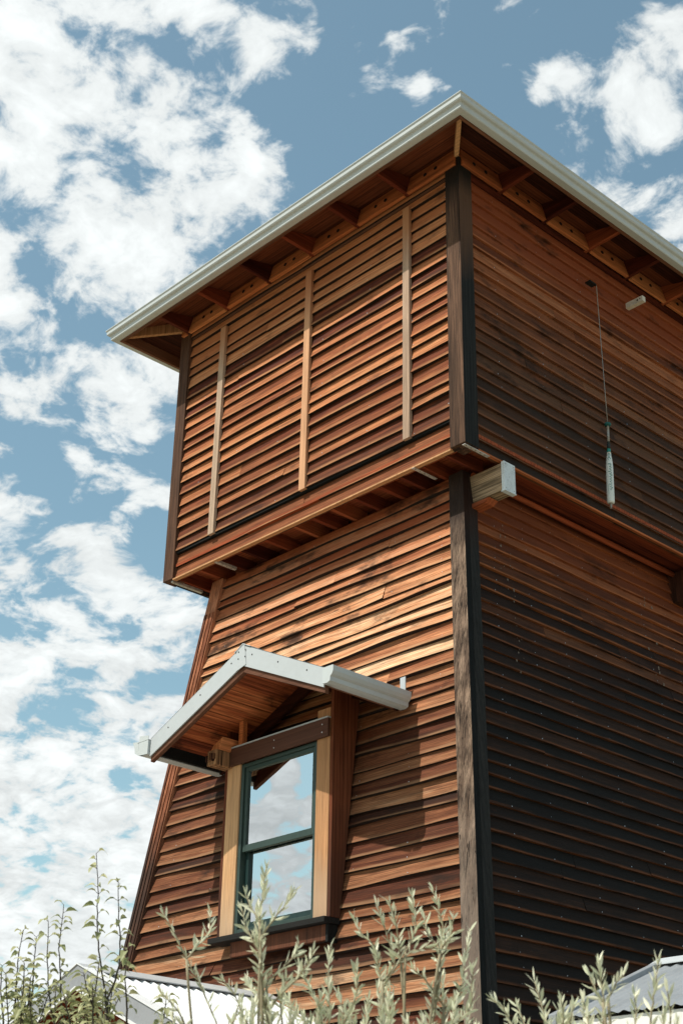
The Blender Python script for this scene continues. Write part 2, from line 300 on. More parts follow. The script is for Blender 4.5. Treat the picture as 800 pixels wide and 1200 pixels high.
# ------------------------------------------------------------------ mesh helpers
class MB:
    def __init__(s): s.v = []; s.f = []; s.m = []; s.t = []; s.uv = []; s.mats = []; s.sm = []
    def mi(s, mat):
        if mat not in s.mats: s.mats.append(mat)
        return s.mats.index(mat)
    def face(s, pts, mat, tint=None, uv=None, smooth=False):
        i = len(s.v); s.v += [Vector(p) for p in pts]; s.f.append(tuple(range(i, i+len(pts))))
        s.m.append(s.mi(mat)); s.t.append(random.random() if tint is None else tint); s.uv.append(uv or [(0, 0)]*len(pts)); s.sm.append(smooth)
    def hexa(s, p, mat, tint=None):      # p: 4 bottom points, 4 top points (same winding)
        tint = random.random() if tint is None else tint
        i = len(s.v); s.v += [Vector(q) for q in p]
        for f in ((3, 2, 1, 0), (4, 5, 6, 7), (0, 1, 5, 4), (1, 2, 6, 5), (2, 3, 7, 6), (3, 0, 4, 7)):
            s.f.append(tuple(i+k for k in f)); s.m.append(s.mi(mat)); s.t.append(tint); s.uv.append([(0, 0)]*4); s.sm.append(False)
    def box(s, x0, x1, y0, y1, z0, z1, mat, tint=None):
        s.hexa([(x0, y0, z0), (x1, y0, z0), (x1, y1, z0), (x0, y1, z0), (x0, y0, z1), (x1, y0, z1), (x1, y1, z1), (x0, y1, z1)], mat, tint)
    def prism(s, poly, d, mat, tint=None):   # polygon of 3D points extruded by vector d
        tint = random.random() if tint is None else tint
        d = Vector(d); n = len(poly); i = len(s.v); P0 = [Vector(q) for q in poly]
        s.v += P0+[q+d for q in P0]
        fs = [tuple(range(i, i+n))[::-1], tuple(range(i+n, i+2*n))]+[(i+k, i+(k+1) % n, i+n+(k+1) % n, i+n+k) for k in range(n)]
        for f in fs: s.f.append(f); s.m.append(s.mi(mat)); s.t.append(tint); s.uv.append([(0, 0)]*len(f)); s.sm.append(False)
    def tube(s, pts, rad, mat, n=6, tint=.5, smooth=True, caps=True):
        pts = [Vector(p) for p in pts]; i0 = len(s.v)
        if isinstance(rad, (int, float)): rad = [rad]*len(pts)
        ref = Vector((.3, .7, .2)).normalized()
        for k, p in enumerate(pts):
            a = pts[max(k-1, 0)]; b = pts[min(k+1, len(pts)-1)]; d = (b-a).normalized()
            x = d.cross(ref).normalized(); y = d.cross(x)
            for j in range(n):
                q = 2*math.pi*j/n; s.v.append(p+(x*math.cos(q)+y*math.sin(q))*rad[k])
        for k in range(len(pts)-1):
            for j in range(n):
                a = i0+k*n+j; b = i0+k*n+(j+1) % n
                s.f.append((a, b, b+n, a+n)); s.m.append(s.mi(mat)); s.t.append(tint); s.uv.append([(0, 0)]*4); s.sm.append(smooth)
        if caps:
            for base in (i0, i0+(len(pts)-1)*n):
                s.f.append(tuple(base+j for j in range(n))); s.m.append(s.mi(mat)); s.t.append(tint); s.uv.append([(0, 0)]*n); s.sm.append(False)
    def build(s, name, parent=None, bevel=0, root=None):
        me = bpy.data.meshes.new(name)
        base = root.location if root is not None else (parent_root(parent).location if parent is not None else Vector((0, 0, 0)))
        me.from_pydata([v+Vector((0, 0, OZ))-base for v in s.v], [], s.f)
        for m in s.mats: me.materials.append(m)
        for p, mi, sm in zip(me.polygons, s.m, s.sm): p.material_index = mi; p.use_smooth = sm
        a = me.attributes.new('tint', 'FLOAT', 'FACE'); a.data.foreach_set('value', s.t)
        ul = me.uv_layers.new(name='UVMap'); k = 0
        for u in s.uv:
            for q in u: ul.data[k].uv = q; k += 1
        me.update()
        o = bpy.data.objects.new(name, me); COL.objects.link(o)
        if parent is not None: o.parent = parent
        elif root is None: pass
        if bevel:
            b = o.modifiers.new('bevel', 'BEVEL'); b.width = bevel; b.segments = 2; b.limit_method = 'ANGLE'; b.angle_limit = math.radians(40)
        return o
def parent_root(o):
    while o.parent is not None: o = o.parent
    return o
def tag(o, label=None, cat=None, group=None, kind=None):
    if label: o['label'] = label
    if cat: o['category'] = cat
    if group: o['group'] = group
    if kind: o['kind'] = kind
    return o
def thing(name, loc, label, cat, group=None):
    o = bpy.data.objects.new(name, None); COL.objects.link(o); o.location = Vector(loc)+Vector((0, 0, OZ)); o.empty_display_size = .3
    return tag(o, label, cat, group)

def lerp(a, b, t): return a+(b-a)*t
def siding(mb, A, B, C_, D_, exposure, mat, butt=.026, hole=None, first_butt=None, nails=None, wob=1.0, tints=None, jit=.06):
    """lapped boards on the quad A (bottom left) B (bottom right) C (top right) D (top left), seen from outside"""
    A, B, C_, D_ = map(Vector, (A, B, C_, D_))
    Nn = (B-A).cross(D_-A).normalized(); H = ((D_+C_)/2-(A+B)/2).length
    W = (B-A).length
    n = max(1, round(H/exposure)); edges = [0]
    for k in range(1, n): edges.append((k+random.uniform(-jit, jit))/n)
    edges.append(1.0)
    for k in range(n):
        t0, t1 = edges[k], min(1.0, edges[k+1]+.018/H)
        bt = first_butt if (k == 0 and first_butt) else butt*random.uniform(.88, 1.1)
        L0, R0 = lerp(A, D_, t0), lerp(B, C_, t0); L1, R1 = lerp(A, D_, t1), lerp(B, C_, t1)
        segs = [(0, 1)]
        if hole:
            h0, h1, ht0, ht1 = hole
            if t0 < ht1 and t1 > ht0: segs = [(0, h0), (h1, 1)]
        pieces = []
        for (a, b) in segs:
            wlen = (b-a)*(R0-L0).length
            cuts = [a]
            if wlen > 1.6 and random.random() < .4:
                cuts.append(lerp(a, b, random.uniform(.2, .8)))
            cuts.append(b)
            for q in range(len(cuts)-1): pieces.append((cuts[q], cuts[q+1]))
        base_t = random.random()
        for qi, (a, b) in enumerate(pieces):
            tt = base_t if qi == 0 or random.random() < .1 else min(1, max(0, base_t+random.uniform(-.3, .3)))
            if tints: tt = tints(tt, (t0+t1)/2)
            ln = (R0-L0).length*(b-a); ns = max(2, int(ln/.22)); ph = random.uniform(0, 50)
            gap = .0012/max(ln, .01)*(b-a)
            prev = None
            for s_ in range(ns+1):
                q = a+gap+(b-a-2*gap)*s_/ns; u = q*W+ph
                dn = (math.sin(u*2.1+ph)+.6*math.sin(u*5.3+ph*2))*.0022*wob; dv = (math.sin(u*1.3+ph*3)+.5*math.sin(u*4.1))*.0022*wob/H
                lo = lerp(lerp(L0, R0, q), lerp(L1, R1, q), dv/(t1-t0))
                hi = lerp(L1, R1, q)
                fr = lo+Nn*(bt+dn); bk = lo-Nn*.004; top = hi+Nn*.004
                cur = (fr, bk, top, u)
                if prev:
                    mb.face((prev[0], fr, top, prev[2]), mat, tt, [(prev[3], 0), (u, 0), (u, 1), (prev[3], 1)])
                    mb.face((prev[1], bk, fr, prev[0]), m_under if mat in (m_sid_ul, m_sid_ll) else mat, tt*.6, [(prev[3], .0), (u, .0), (u, .02), (prev[3], .02)])  # front and left undersides get the painted shadow colour
                else: mb.face((bk, fr, top), mat, tt*.5, [(u, .3)]*3)
                prev = cur
            mb.face((prev[1], prev[2], prev[0]), mat, tt*.5, [(prev[3], .3)]*3)
            if nails:
                ln_w = (B-A).length
                for xn in nails:
                    q = xn/ln_w
                    if a+.01 < q < b-.01 and random.random() < .55:
                        q += random.uniform(-.006, .006); tv = .16+random.uniform(-.05, .05)
                        lo = lerp(L0, R0, q); hi = lerp(L1, R1, q)
                        p = lerp(lo+Nn*(bt+.0035), hi+Nn*.0075, tv)
                        r_ = random.uniform(.0022, .0046); ux = (B-A).normalized(); uy = (hi-lo).normalized()
                        mb.face([p+(ux*math.cos(z*math.pi/3)+uy*math.sin(z*math.pi/3))*r_ for z in range(6)], m_nail, .5)
def slab(mb, A, B, C_, D_, th, mat, back=.0):
    A, B, C_, D_ = map(Vector, (A, B, C_, D_)); n = (B-A).cross(D_-A).normalized()
    mb.hexa([A-n*(back+th), B-n*(back+th), B-n*back, A-n*back, D_-n*(back+th), C_-n*(back+th), C_-n*back, D_-n*back], mat, .3)

# ------------------------------------------------------------------ ground
g = MB(); n_ = 40
def gz(x, y): return -OZ+.05*math.sin(x*.21)*math.cos(y*.17)+(0 if abs(x)+abs(y) < 60 else .6*math.sin(x*.013)*math.cos(y*.011))
ax = [-1500, -700, -320, -150, -80, -45]+[i*3-30 for i in range(21)]+[45, 80, 150, 320, 700, 1500]
for i in range(len(ax)-1):
    for j in range(len(ax)-1):
        g.face([(ax[i], ax[j], gz(ax[i], ax[j])), (ax[i+1], ax[j], gz(ax[i+1], ax[j])), (ax[i+1], ax[j+1], gz(ax[i+1], ax[j+1])), (ax[i], ax[j+1], gz(ax[i], ax[j+1]))], m_ground, .5, smooth=True)
tag(g.build('ground'), kind='structure')

# ------------------------------------------------------------------ the tower
T = thing('timber_tower', (-1.98, 2.0, -OZ), 'tall red cedar tower with jettied upper box and gabled window hood', 'tower')
D = 4.0; W = 4.0; TP = .1178
def yL(z): return .325+TP*z          # front plane of the lower walls
def xR(z): return -.325-TP*z
def xLft(z): return -3.624+TP*z
def yB(z): return D-.325-TP*z

# --- upper box walls
REC = .064
def upper_wall(kind, mat, e=.127):
    mb = MB(); sh = MB()
    if kind == 'front': q = lambda u, z, o: (-W+u, o, z); L_ = W
    if kind == 'right': q = lambda u, z, o: (-o, u, z); L_ = D
    if kind == 'back': q = lambda u, z, o: (-u, D-o, z); L_ = W
    if kind == 'left': q = lambda u, z, o: (-W+o, D-u, z); L_ = D
    nl = [.35, .95, 1.55, 2.15, 2.75, 3.3, 3.7] if kind in ('front',) else [.4, 1.0, 1.6, 2.2, 2.8, 3.4]
    a, b = .10, L_-.10
    if kind == 'front':
        siding(mb, q(a, .0, REC), q(b, .0, REC), q(b, .275, REC), q(a, .275, REC), .1375, mat, .036, wob=1.3, tints=lambda t, h: .42+.4*t)
        siding(mb, q(a, .30, REC-.008), q(b, .30, REC-.008), q(b, 2.93, REC-.008), q(a, 2.93, REC-.008), .1235, mat, .042, first_butt=.045, nails=nl, wob=2.0, jit=.11,
               tints=lambda t, h: max(0, min(1, (.18+.72*t)+(.12 if h > .8 else -.03))))
        mb.box(-W+.1, -.1, REC-.008-.03, REC, .277, .297, m_black)  # black strip painting the shadow under the panel's lower edge
    else:
        siding(mb, q(a, .0, REC), q(b, .0, REC), q(b, 2.93, REC), q(a, 2.93, REC), e, mat, .032, nails=nl)
    slab(sh, q(a, .02, REC), q(b, .02, REC), q(b, 3.0, REC), q(a, 3.0, REC), .022, m_shell, back=.006)
    w_ = mb.build('siding', T)
    sh.build('sheathing', w_)
    return w_
upper_wall('front', m_sid_ul)
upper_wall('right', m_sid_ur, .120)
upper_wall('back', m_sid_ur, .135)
upper_wall('left', m_sid_ul, .135)
# --- posts of the upper box
def duo_post(x0, x1, y0, y1, z0, z1, mfront, mside, name='corner_post'):
    mb = MB()
    mb.box(x0, x1, y0, y1, z0, z1, mfront)
    # side faces take the other weathering and painted shade
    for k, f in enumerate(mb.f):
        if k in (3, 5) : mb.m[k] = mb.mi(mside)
    return mb.build(name, T, .006)
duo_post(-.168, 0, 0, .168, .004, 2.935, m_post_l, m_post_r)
duo_post(-W, -W+.155, 0, .155, .004, 2.935, m_post_lf, m_post_lf)
duo_post(-W, -W+.16, D-.16, D, .004, 2.935, m_post_lf, m_post_lf)
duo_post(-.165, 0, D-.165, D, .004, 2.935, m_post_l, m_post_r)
# --- battens
for (x, xe, zt, mt) in ((-3.315, .0, 2.665, m_batten), (-2.01, .0, 2.69, m_batten_o), (-.695, 0, 2.72, m_batten)):
    b_ = MB(); b_.hexa([(x-.004, -.006, .292), (x+.078, -.006, .292), (x+.078, .03, .292), (x-.004, .03, .292), (x, -.006, zt), (x+.082, -.006, zt), (x+.082, .03, zt), (x, .03, zt)], mt)
    b_.build('batten', T, .003)
# --- underside of the upper box: rim, joists, subfloor, straps
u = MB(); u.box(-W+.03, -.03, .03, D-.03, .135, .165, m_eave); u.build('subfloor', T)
for (x0, x1, y0, y1) in ((-W+.16, -.17, .052, .088), (-W+.16, -.17, D-.088, D-.052)):
    u = MB(); u.box(x0, x1, y0+.035, y1+.03, .03, .13, m_eave); u.build('rim_board', T)
xj = [-3.86, -3.53, -3.215, -2.89, -2.56, -2.165, -1.92, -1.67, -1.375, -1.07, -.82, -.565, -.29]
for x in xj:
    for (ya, yb) in ((.09, .52), (D-.52, D-.09)):
        j = MB(); j.box(x-.02, x+.02, ya, yb, .012, .134, m_eave_y); j.build('joist', T, .002)
# underside boards along the right and left overhang
for (x0, x1) in ((-.32, -.05),):
    u = MB()
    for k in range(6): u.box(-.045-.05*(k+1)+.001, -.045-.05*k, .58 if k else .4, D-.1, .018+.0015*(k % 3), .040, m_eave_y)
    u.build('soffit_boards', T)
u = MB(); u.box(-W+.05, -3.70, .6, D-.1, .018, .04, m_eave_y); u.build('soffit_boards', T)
# light rounded moulding where the soffit meets the lower wall
u = MB(); u.tube([(-.30, .42, -.035), (-.302, 1.2, -.03), (-.30, 2.2, -.036), (-.30, 3.6, -.032)], .026, m_eave_y, 10, .7); u.build('round_moulding', T)
u = MB(); u.box(-.03, -.002, .168, D-.168, -.012, .004, m_block_y, .4); u.build('drip_edge', T)
u = MB(); u.box(-W+.155, -.168, .004, .05, -.010, .003, m_tan, .3); u.build('drip_edge', T)
for (x, ya, yb) in ((-.016, .0, .30), (-.585, -.0, .28), (-3.215, .03, .28), (-3.885, .03, .40)):
    s_ = MB(); s_.box(x-.018, x+.014, ya, yb, -.0165, -.0125 if x in (-.016, -.585) else .011, m_strap)
    for k in range(5): s_.tube([(x, ya+.03+k*.055, -.0175), (x, ya+.03+k*.055, -.016)], .005, m_hole, 6)
    s_.build('metal_strap', T)
# --- floor beams that stick out under the right wall
bm_ = MB(); bm_.box(-3.4, .045, .405, .532, -.300, -.045, m_beam); bo = bm_.build('floor_beam', T, .008)
tag(bo, label='weathered beam end with a white metal cap')
cp = MB()
cp.box(.047, .058, .399, .538, -.303, -.038, m_cap); cp.box(.030, .0465, .3985, .4045, -.3025, -.04, m_cap); cp.box(.02, .064, .398, .539, -.310, -.3035, m_cap); cp.build('metal_cap', bo)
for (yy, zz) in ((.42, -.06), (.517, -.06), (.42, -.28), (.517, -.28)):
    sc4 = MB(); sc4.tube([(.0585, yy, zz), (.0605, yy, zz)], .004, m_wire, 8); sc4.build('screw', bo)
wd = MB(); wd.prism([(-.30, .385, -.317), (-.10, .385, -.317), (-.15, .385, -.352), (-.30, .385, -.36)], (0, .12, 0), m_eave, .9); wd.build('bearing_block', T, .006)
bm_ = MB(); bm_.box(-3.4, .02, 3.24, 3.41, -.02-.30, -.02, m_beam_dark, .2)
for k in range(9): bm_.box(.02, .02+random.uniform(.005, .03), 3.242+k*.018, 3.242+k*.018+.013, -.30+random.uniform(0, .12), -.03-random.uniform(0, .08), m_beam_dark)
bo2 = bm_.build('floor_beam', T, .004); tag(bo2, label='ragged splintered dark beam end')

# --- lower battered walls
ZB = -OZ-.05
sw = MB(); sh = MB()
xl, xr = xLft, xR
off = .060
WX0, WX1, WZ0, WZ1 = -2.56, -1.36, -3.64, -1.98      # opening behind the window unit
def PF(x, z, o=0): return (x, yL(z)+o+.0, z)
# three bands so the opening can be left clear
A_, B_ = PF(xl(ZB), ZB, off), PF(xr(ZB), ZB, off); C__, D__ = PF(xr(0), -.0, off), PF(xl(0), -.0, off)
def sfrac(x, z): return (x-xl(z))/(xr(z)-xl(z))
def band(z0, z1, e, hole=None, **k):
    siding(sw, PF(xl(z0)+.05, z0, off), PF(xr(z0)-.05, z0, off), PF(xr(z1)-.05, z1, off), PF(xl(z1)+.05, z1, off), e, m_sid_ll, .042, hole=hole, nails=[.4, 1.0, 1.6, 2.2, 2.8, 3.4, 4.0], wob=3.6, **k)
band(ZB, WZ0, .118, tints=lambda t, h: .08+.80*t, jit=.16)
zm = (WZ0+WZ1)/2
def hs(x, z): return (x-xl(z)-.05)/(xr(z)-xl(z)-.10)
band(WZ0, WZ1, .116, hole=(hs(WX0, zm), hs(WX1, zm), 0, 1), tints=lambda t, h: .05+.75*t, jit=.16)
band(WZ1, .0, .115, tints=lambda t, h: .42+.52*t, jit=.14)
wl = sw.build('siding', T)
for (xa, xb, za, zb) in ((None, WX0, WZ0, WZ1), (WX1, None, WZ0, WZ1), (None, None, ZB, WZ0), (None, None, WZ1, 0)):
    a0 = xl(za)+.02 if xa is None else xa; b0 = xr(za)-.02 if xb is None else xb
    a1 = xl(zb)+.02 if xa is None else xa; b1 = xr(zb)-.02 if xb is None else xb
    slab(sh, PF(a0, za, off), PF(b0, za, off), PF(b1, zb, off), PF(a1, zb, off), .09, m_inner, back=.006)
sh.build('sheathing', wl)
def lower_other(kind, mat):
    mb = MB(); sh = MB(); z0, z1 = ZB, 0.0; o = off
    if kind == 'right': pts = [(xR(z0)-o, yL(z0)+.05, z0), (xR(z0)-o, yB(z0)-.05, z0), (xR(z1)-o, yB(z1)-.05, z1), (xR(z1)-o, yL(z1)+.05, z1)]
    if kind == 'back': pts = [(xR(z0)-.05, yB(z0)-o, z0), (xLft(z0)+.05, yB(z0)-o, z0), (xLft(z1)+.05, yB(z1)-o, z1), (xR(z1)-.05, yB(z1)-o, z1)]
    if kind == 'left': pts = [(xLft(z0)+o, yB(z0)-.05, z0), (xLft(z0)+o, yL(z0)+.05, z0), (xLft(z1)+o, yL(z1)+.05, z1), (xLft(z1)+o, yB(z1)-.05, z1)]
    hole = None
    if kind == 'left':
        # a window in the far side, seen through the near one; the wall is built in three bands round it
        def pl(y, z): return (xLft(z)+o, y, z)
        HY0, HY1, HZ0, HZ1 = IWY0, IWY1, IWZ0, IWZ1
        for (za, zb, hl) in ((ZB, HZ0, None), (HZ0, HZ1, 1), (HZ1, 0.0, None)):
            ya = lambda z: yB(z)-.05; yb_ = lambda z: yL(z)+.05
            zm_ = (za+zb)/2; w_ = ya(zm_)-yb_(zm_)
            h_ = ((ya(zm_)-HY1)/w_, (ya(zm_)-HY0)/w_, 0, 1) if hl else None
            siding(mb, pl(ya(za), za), pl(yb_(za), za), pl(yb_(zb), zb), pl(ya(zb), zb), .15, mat, .026, hole=h_)
            if hl:
                slab(sh, pl(ya(za), za), pl(HY1, za), pl(HY1, zb), pl(ya(zb), zb), .09, m_inner, back=.006)
                slab(sh, pl(HY0, za), pl(yb_(za), za), pl(yb_(zb), zb), pl(HY0, zb), .09, m_inner, back=.006)
            else: slab(sh, pl(ya(za), za), pl(yb_(za), za), pl(yb_(zb), zb), pl(ya(zb), zb), .09, m_inner, back=.006)
    else:
        siding(mb, *pts, .108, mat, .030, nails=[.5, 1.1, 1.7, 2.3, 2.9, 3.5, 4.1, 4.7], wob=1.2)
        slab(sh, *pts, .09, m_inner, back=.006)
    w_ = mb.build('siding', T); sh.build('sheathing', w_)
IWY0, IWY1, IWZ0, IWZ1 = 1.48, 2.22, -3.15, -2.32
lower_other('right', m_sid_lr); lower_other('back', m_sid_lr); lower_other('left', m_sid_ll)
# far side window
fw = MB()
xw = xLft(-2.7)
fw.box(xw-.02, xw+.10, IWY0-.02, IWY0+.05, IWZ0-.02, IWZ1+.02, m_white); fw.box(xw-.02, xw+.10, IWY1-.05, IWY1+.02, IWZ0-.02, IWZ1+.02, m_white)
fw.box(xw-.02, xw+.10, IWY0+.05, IWY1-.05, IWZ0-.02, IWZ0+.05, m_white); fw.box(xw-.02, xw+.10, IWY0+.05, IWY1-.05, IWZ1-.05, IWZ1+.02, m_white)
fw.box(xw+.01, xw+.05, IWY0+.05, IWY1-.05, -2.52, -2.47, m_white)
fwo = fw.build('window', T)
fg = MB(); fg.box(xw+.025, xw+.03, IWY0+.05, IWY1-.05, IWZ0+.05, IWZ1-.05, m_glass); fg.build('pane', fwo)

# --- leaning corner trim
def lean_post(cx, cy, dirx, diry, wx, wy, m1, m2, z0=ZB, z1=-.005, out=.0, name='corner_trim', th=.05):
    """an L of two boards along a battered corner; dirx / diry point from the corner into the walls"""
    def c(z, a, b): return (cx(z)+dirx*a, cy(z)+diry*b, z)
    mb = MB()
    mb.hexa([c(z0, 0, 0), c(z0, wx, 0), c(z0, wx, th), c(z0, 0, th), c(z1, 0, 0), c(z1, wx, 0), c(z1, wx, th), c(z1, 0, th)], m1)
    o1 = mb.build(name, T, .005)
    mb = MB()
    mb.hexa([c(z0, 0, th+.001), c(z0, th, th+.001), c(z0, th, wy), c(z0, 0, wy), c(z1, 0, th+.001), c(z1, th, th+.001), c(z1, th, wy), c(z1, 0, wy)], m2)
    o2 = mb.build(name, T, .005)
    return o1, o2
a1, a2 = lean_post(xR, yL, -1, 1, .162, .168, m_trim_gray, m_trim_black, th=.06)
# the sunny board wraps the corner, so give its thin side edge the black weathering and painted shade too
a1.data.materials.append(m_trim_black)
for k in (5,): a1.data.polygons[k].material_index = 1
lean_post(xLft, yL, 1, 1, .16, .16, m_leg, m_leg)
lean_post(xLft, yB, 1, -1, .16, .16, m_leg, m_leg)
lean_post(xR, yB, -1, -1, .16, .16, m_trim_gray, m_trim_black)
for (dx, wd_) in ((.012, .035), (.062, .030), (.108, .040)):
    mb = MB(); z0, z1 = ZB, -.36
    def c(z, a, b): return (xLft(z)+a, yL(z)-b, z)
    mb.hexa([c(z0, dx, .012), c(z0, dx+wd_, .012), c(z0, dx+wd_, -.01), c(z0, dx, -.01), c(z1, dx, .012), c(z1, dx+wd_, .012), c(z1, dx+wd_, -.01), c(z1, dx, -.01)], m_leg)
    mb.build('trim_strip', T, .003)

# pale splashes dried on the lower right wall
sp_ = MB(); rs_ = random.Random(12)
for (yc, z0_, z1_, n_s) in ((.78, -.30, -1.75, 34), (2.75, -.35, -1.3, 16)):
    for k in range(n_s):
        z = lerp(z0_, z1_, rs_.random()); y = yc+rs_.gauss(0, .045); r_ = rs_.choice((.003, .004, .005, .007, .011))
        sp_.face([(xR(z+math.sin(q*.8976)*r_)-.024, y+math.cos(q*.8976)*r_*rs_.uniform(.5, 1.1), z+math.sin(q*.8976)*r_*rs_.uniform(.6, 2.2)) for q in range(7)], m_splash, .5)
tag(sp_.build('dried_splashes', T), kind='stuff')

# --- eaves and roof of the tower
OV = .583; X0, X1, Y0, Y1 = -W-OV, .562, -OV, D+.562
def ring(e, z): return [Vector((X0+e, Y0+e, z)), Vector((X1-e, Y0+e, z)), Vector((X1-e, Y1-e, z)), Vector((X0+e, Y1-e, z))]
PITCH = .25
roof = MB()
zr = 2.968; e0 = .03
top = ring(e0, zr); rz = zr+PITCH*((Y1-Y0)/2-e0)
mid = [Vector(((X0+X1)/2-.01, (Y0+Y1)/2, rz)), Vector(((X0+X1)/2+.01, (Y0+Y1)/2, rz))]
for tri in ((top[0], top[1], mid[1], mid[0]), (top[1], top[2], mid[1]), (top[2], top[3], mid[0], mid[1]), (top[3], top[0], mid[0])):
    roof.face(tri, m_roofg, .5)
for k in range(4): roof.face((top[k], top[(k+1) % 4], ring(e0, zr-.012)[(k+1) % 4], ring(e0, zr-.012)[k]), m_roofg, .5)
ro = roof.build('roof', T)
dk = MB()
d0, d1 = ring(.13, 2.948), ring(OV+.3, 2.948+PITCH*(OV+.17))
u0_, u1_ = ring(.13, 2.948+.02), ring(OV+.3, 2.948+PITCH*(OV+.17)+.02)
for k in range(4):
    a, b = d0[k], d0[(k+1) % 4]; c, d = d1[(k+1) % 4], d1[k]
    nb = 5
    for q in range(nb):
        s0, s1 = q/nb+.004, (q+1)/nb-.004
        dk.face((lerp(a, d, s0), lerp(a, d, s1), lerp(b, c, s1), lerp(b, c, s0)), m_deck if k % 2 == 0 else m_deck_y)
    dk.face((u0_[k], u0_[(k+1) % 4], u1_[(k+1) % 4], u1_[k]), m_shell, .3)
dk.build('roof_deck', ro)
gt = MB()
prof = [(.10, 2.950), (.0, 2.957), (.0, 2.950), (.010, 2.936), (.012, 2.905), (.020, 2.893), (.040, 2.886), (.044, 2.878), (.047, 2.840), (.054, 2.832), (.116, 2.831), (.116, 2.845), (.060, 2.846), (.058, 2.93), (.10, 2.938)]
for (ea, za), (eb, zb) in zip(prof[:-1], prof[1:]):
    ra, rb = ring(ea, za), ring(eb, zb)
    for k in range(4):
        n2 = 8
        gt.face((ra[k], ra[(k+1) % 4], rb[(k+1) % 4], rb[k]), m_gutter, .5)
gt.build('gutter', ro)
for k in range(4):
    f_ = MB(); ra, rb = ring(.117, 2.822), ring(.148, 2.822)
    rc, rd = ring(.117, 2.948), ring(.148, 2.948)
    f_.hexa([ra[k], ra[(k+1) % 4], rb[(k+1) % 4], rb[k], rc[k], rc[(k+1) % 4], rd[(k+1) % 4], rd[k]], m_fascia if k % 2 == 0 else m_fascia_y)
    f_.build('fascia', ro)
def zd(e): return 2.946+PITCH*(e-.13)
# blocking between rafter tails (with drilled vent holes), then the tails
ZBk = 2.848
rx = [-3.86, -3.22, -2.56, -1.925, -1.29, -.635]
ry = [.58, 1.20, 1.845, 2.475, 3.10, 3.72]
def tail(p0, p1, wdt, zlo0, zlo1, mat, e0_, e1_, par):
    p0, p1 = Vector(p0), Vector(p1); d = (p1-p0).normalized(); n = Vector((-d.y, d.x, 0))*wdt/2
    t = MB()
    t.hexa([p0-n+Vector((0, 0, zlo0)), p1-n+Vector((0, 0, zlo1)), p1+n+Vector((0, 0, zlo1)), p0+n+Vector((0, 0, zlo0)),
            p0-n+Vector((0, 0, zd(e0_))), p1-n+Vector((0, 0, zd(e1_))), p1+n+Vector((0, 0, zd(e1_))), p0+n+Vector((0, 0, zd(e0_)))], mat)
    return t.build('rafter_tail', par, .003)
for x in rx:
    tail((x, Y0+.15, 0), (x, .25, 0), .042, 2.872, 2.850, m_eave_y, .15, OV+.25, ro)
    tail((x, Y1-.15, 0), (x, D-.25, 0), .042, 2.872, 2.850, m_eave_y, .15, OV+.25, ro)
for y in ry:
    tail((X1-.15, y, 0), (-.25, y, 0), .042, 2.872, 2.850, m_eave, .15, OV+.25, ro)
    tail((X0+.15, y, 0), (-W+.25, y, 0), .042, 2.872, 2.850, m_eave, .15, OV+.25, ro)
for (cx_, cy_, ix, iy) in ((X1, Y0, -1, 1), (X0, Y0, 1, 1), (X0, Y1, 1, -1), (X1, Y1, -1, -1)):
    h_ = tail((cx_+ix*.15, cy_+iy*.15, 0), (cx_+ix*.62, cy_+iy*.62, 0), .04, 2.862, 2.94, m_tan, .15, .62, ro)
bx = [-W+.02]+rx+[-.01]
for a, b in zip(bx[:-1], bx[1:]):
    m_ = MB(); tl = random.uniform(-.002, .004)
    m_.hexa([(a+.022, -.034, ZBk), (b-.022, -.034, ZBk), (b-.022, .006, ZBk), (a+.022, .006, ZBk), (a+.022, -.034+.05, zd(.56)), (b-.022, -.034+.05, zd(.56)), (b-.022, .05, zd(.56)), (a+.022, .05, zd(.56))], m_block, random.uniform(.25, .95))
    if b-a > .4:
        mid_ = (a+b)/2
        for dx in (-.075, .055):
            m_.tube([(mid_+dx, -.034+.018, 2.945), (mid_+dx, .02, 2.945)], .019, m_hole, 10)
    m_.build('eave_blocking', ro)
by = [.01]+ry+[D-.02]
for a, b in zip(by[:-1], by[1:]):
    m_ = MB()
    m_.hexa([(-.006, a+.022, ZBk), (.034, a+.022, ZBk), (.034, b-.022, ZBk), (-.006, b-.022, ZBk), (-.05, a+.022, zd(.56)), (-.016, a+.022, zd(.56)), (-.016, b-.022, zd(.56)), (-.05, b-.022, zd(.56))], m_block_y, random.uniform(.25, .95))
    if b-a > .4:
        for q in (-.10, .06):
            mid_ = (a+b)/2
            m_.tube([(.016, mid_+q, 2.945), (-.02, mid_+q, 2.945)], .019, m_hole, 10)
    m_.build('eave_blocking', ro)
# dark frieze strip below the blocking, painting in its shadow
for k, (a, b, mm) in enumerate((((-W+.158, .030, 2.775), (-.17, .048, ZBk-.002), m_fascia), ((-.048, .17, 2.79), (-.030, D-.17, ZBk-.002), m_eave_y))):
    f_ = MB(); f_.box(a[0], b[0], a[1], b[1], a[2], b[2], mm, .1); f_.build('frieze_shadow', T)

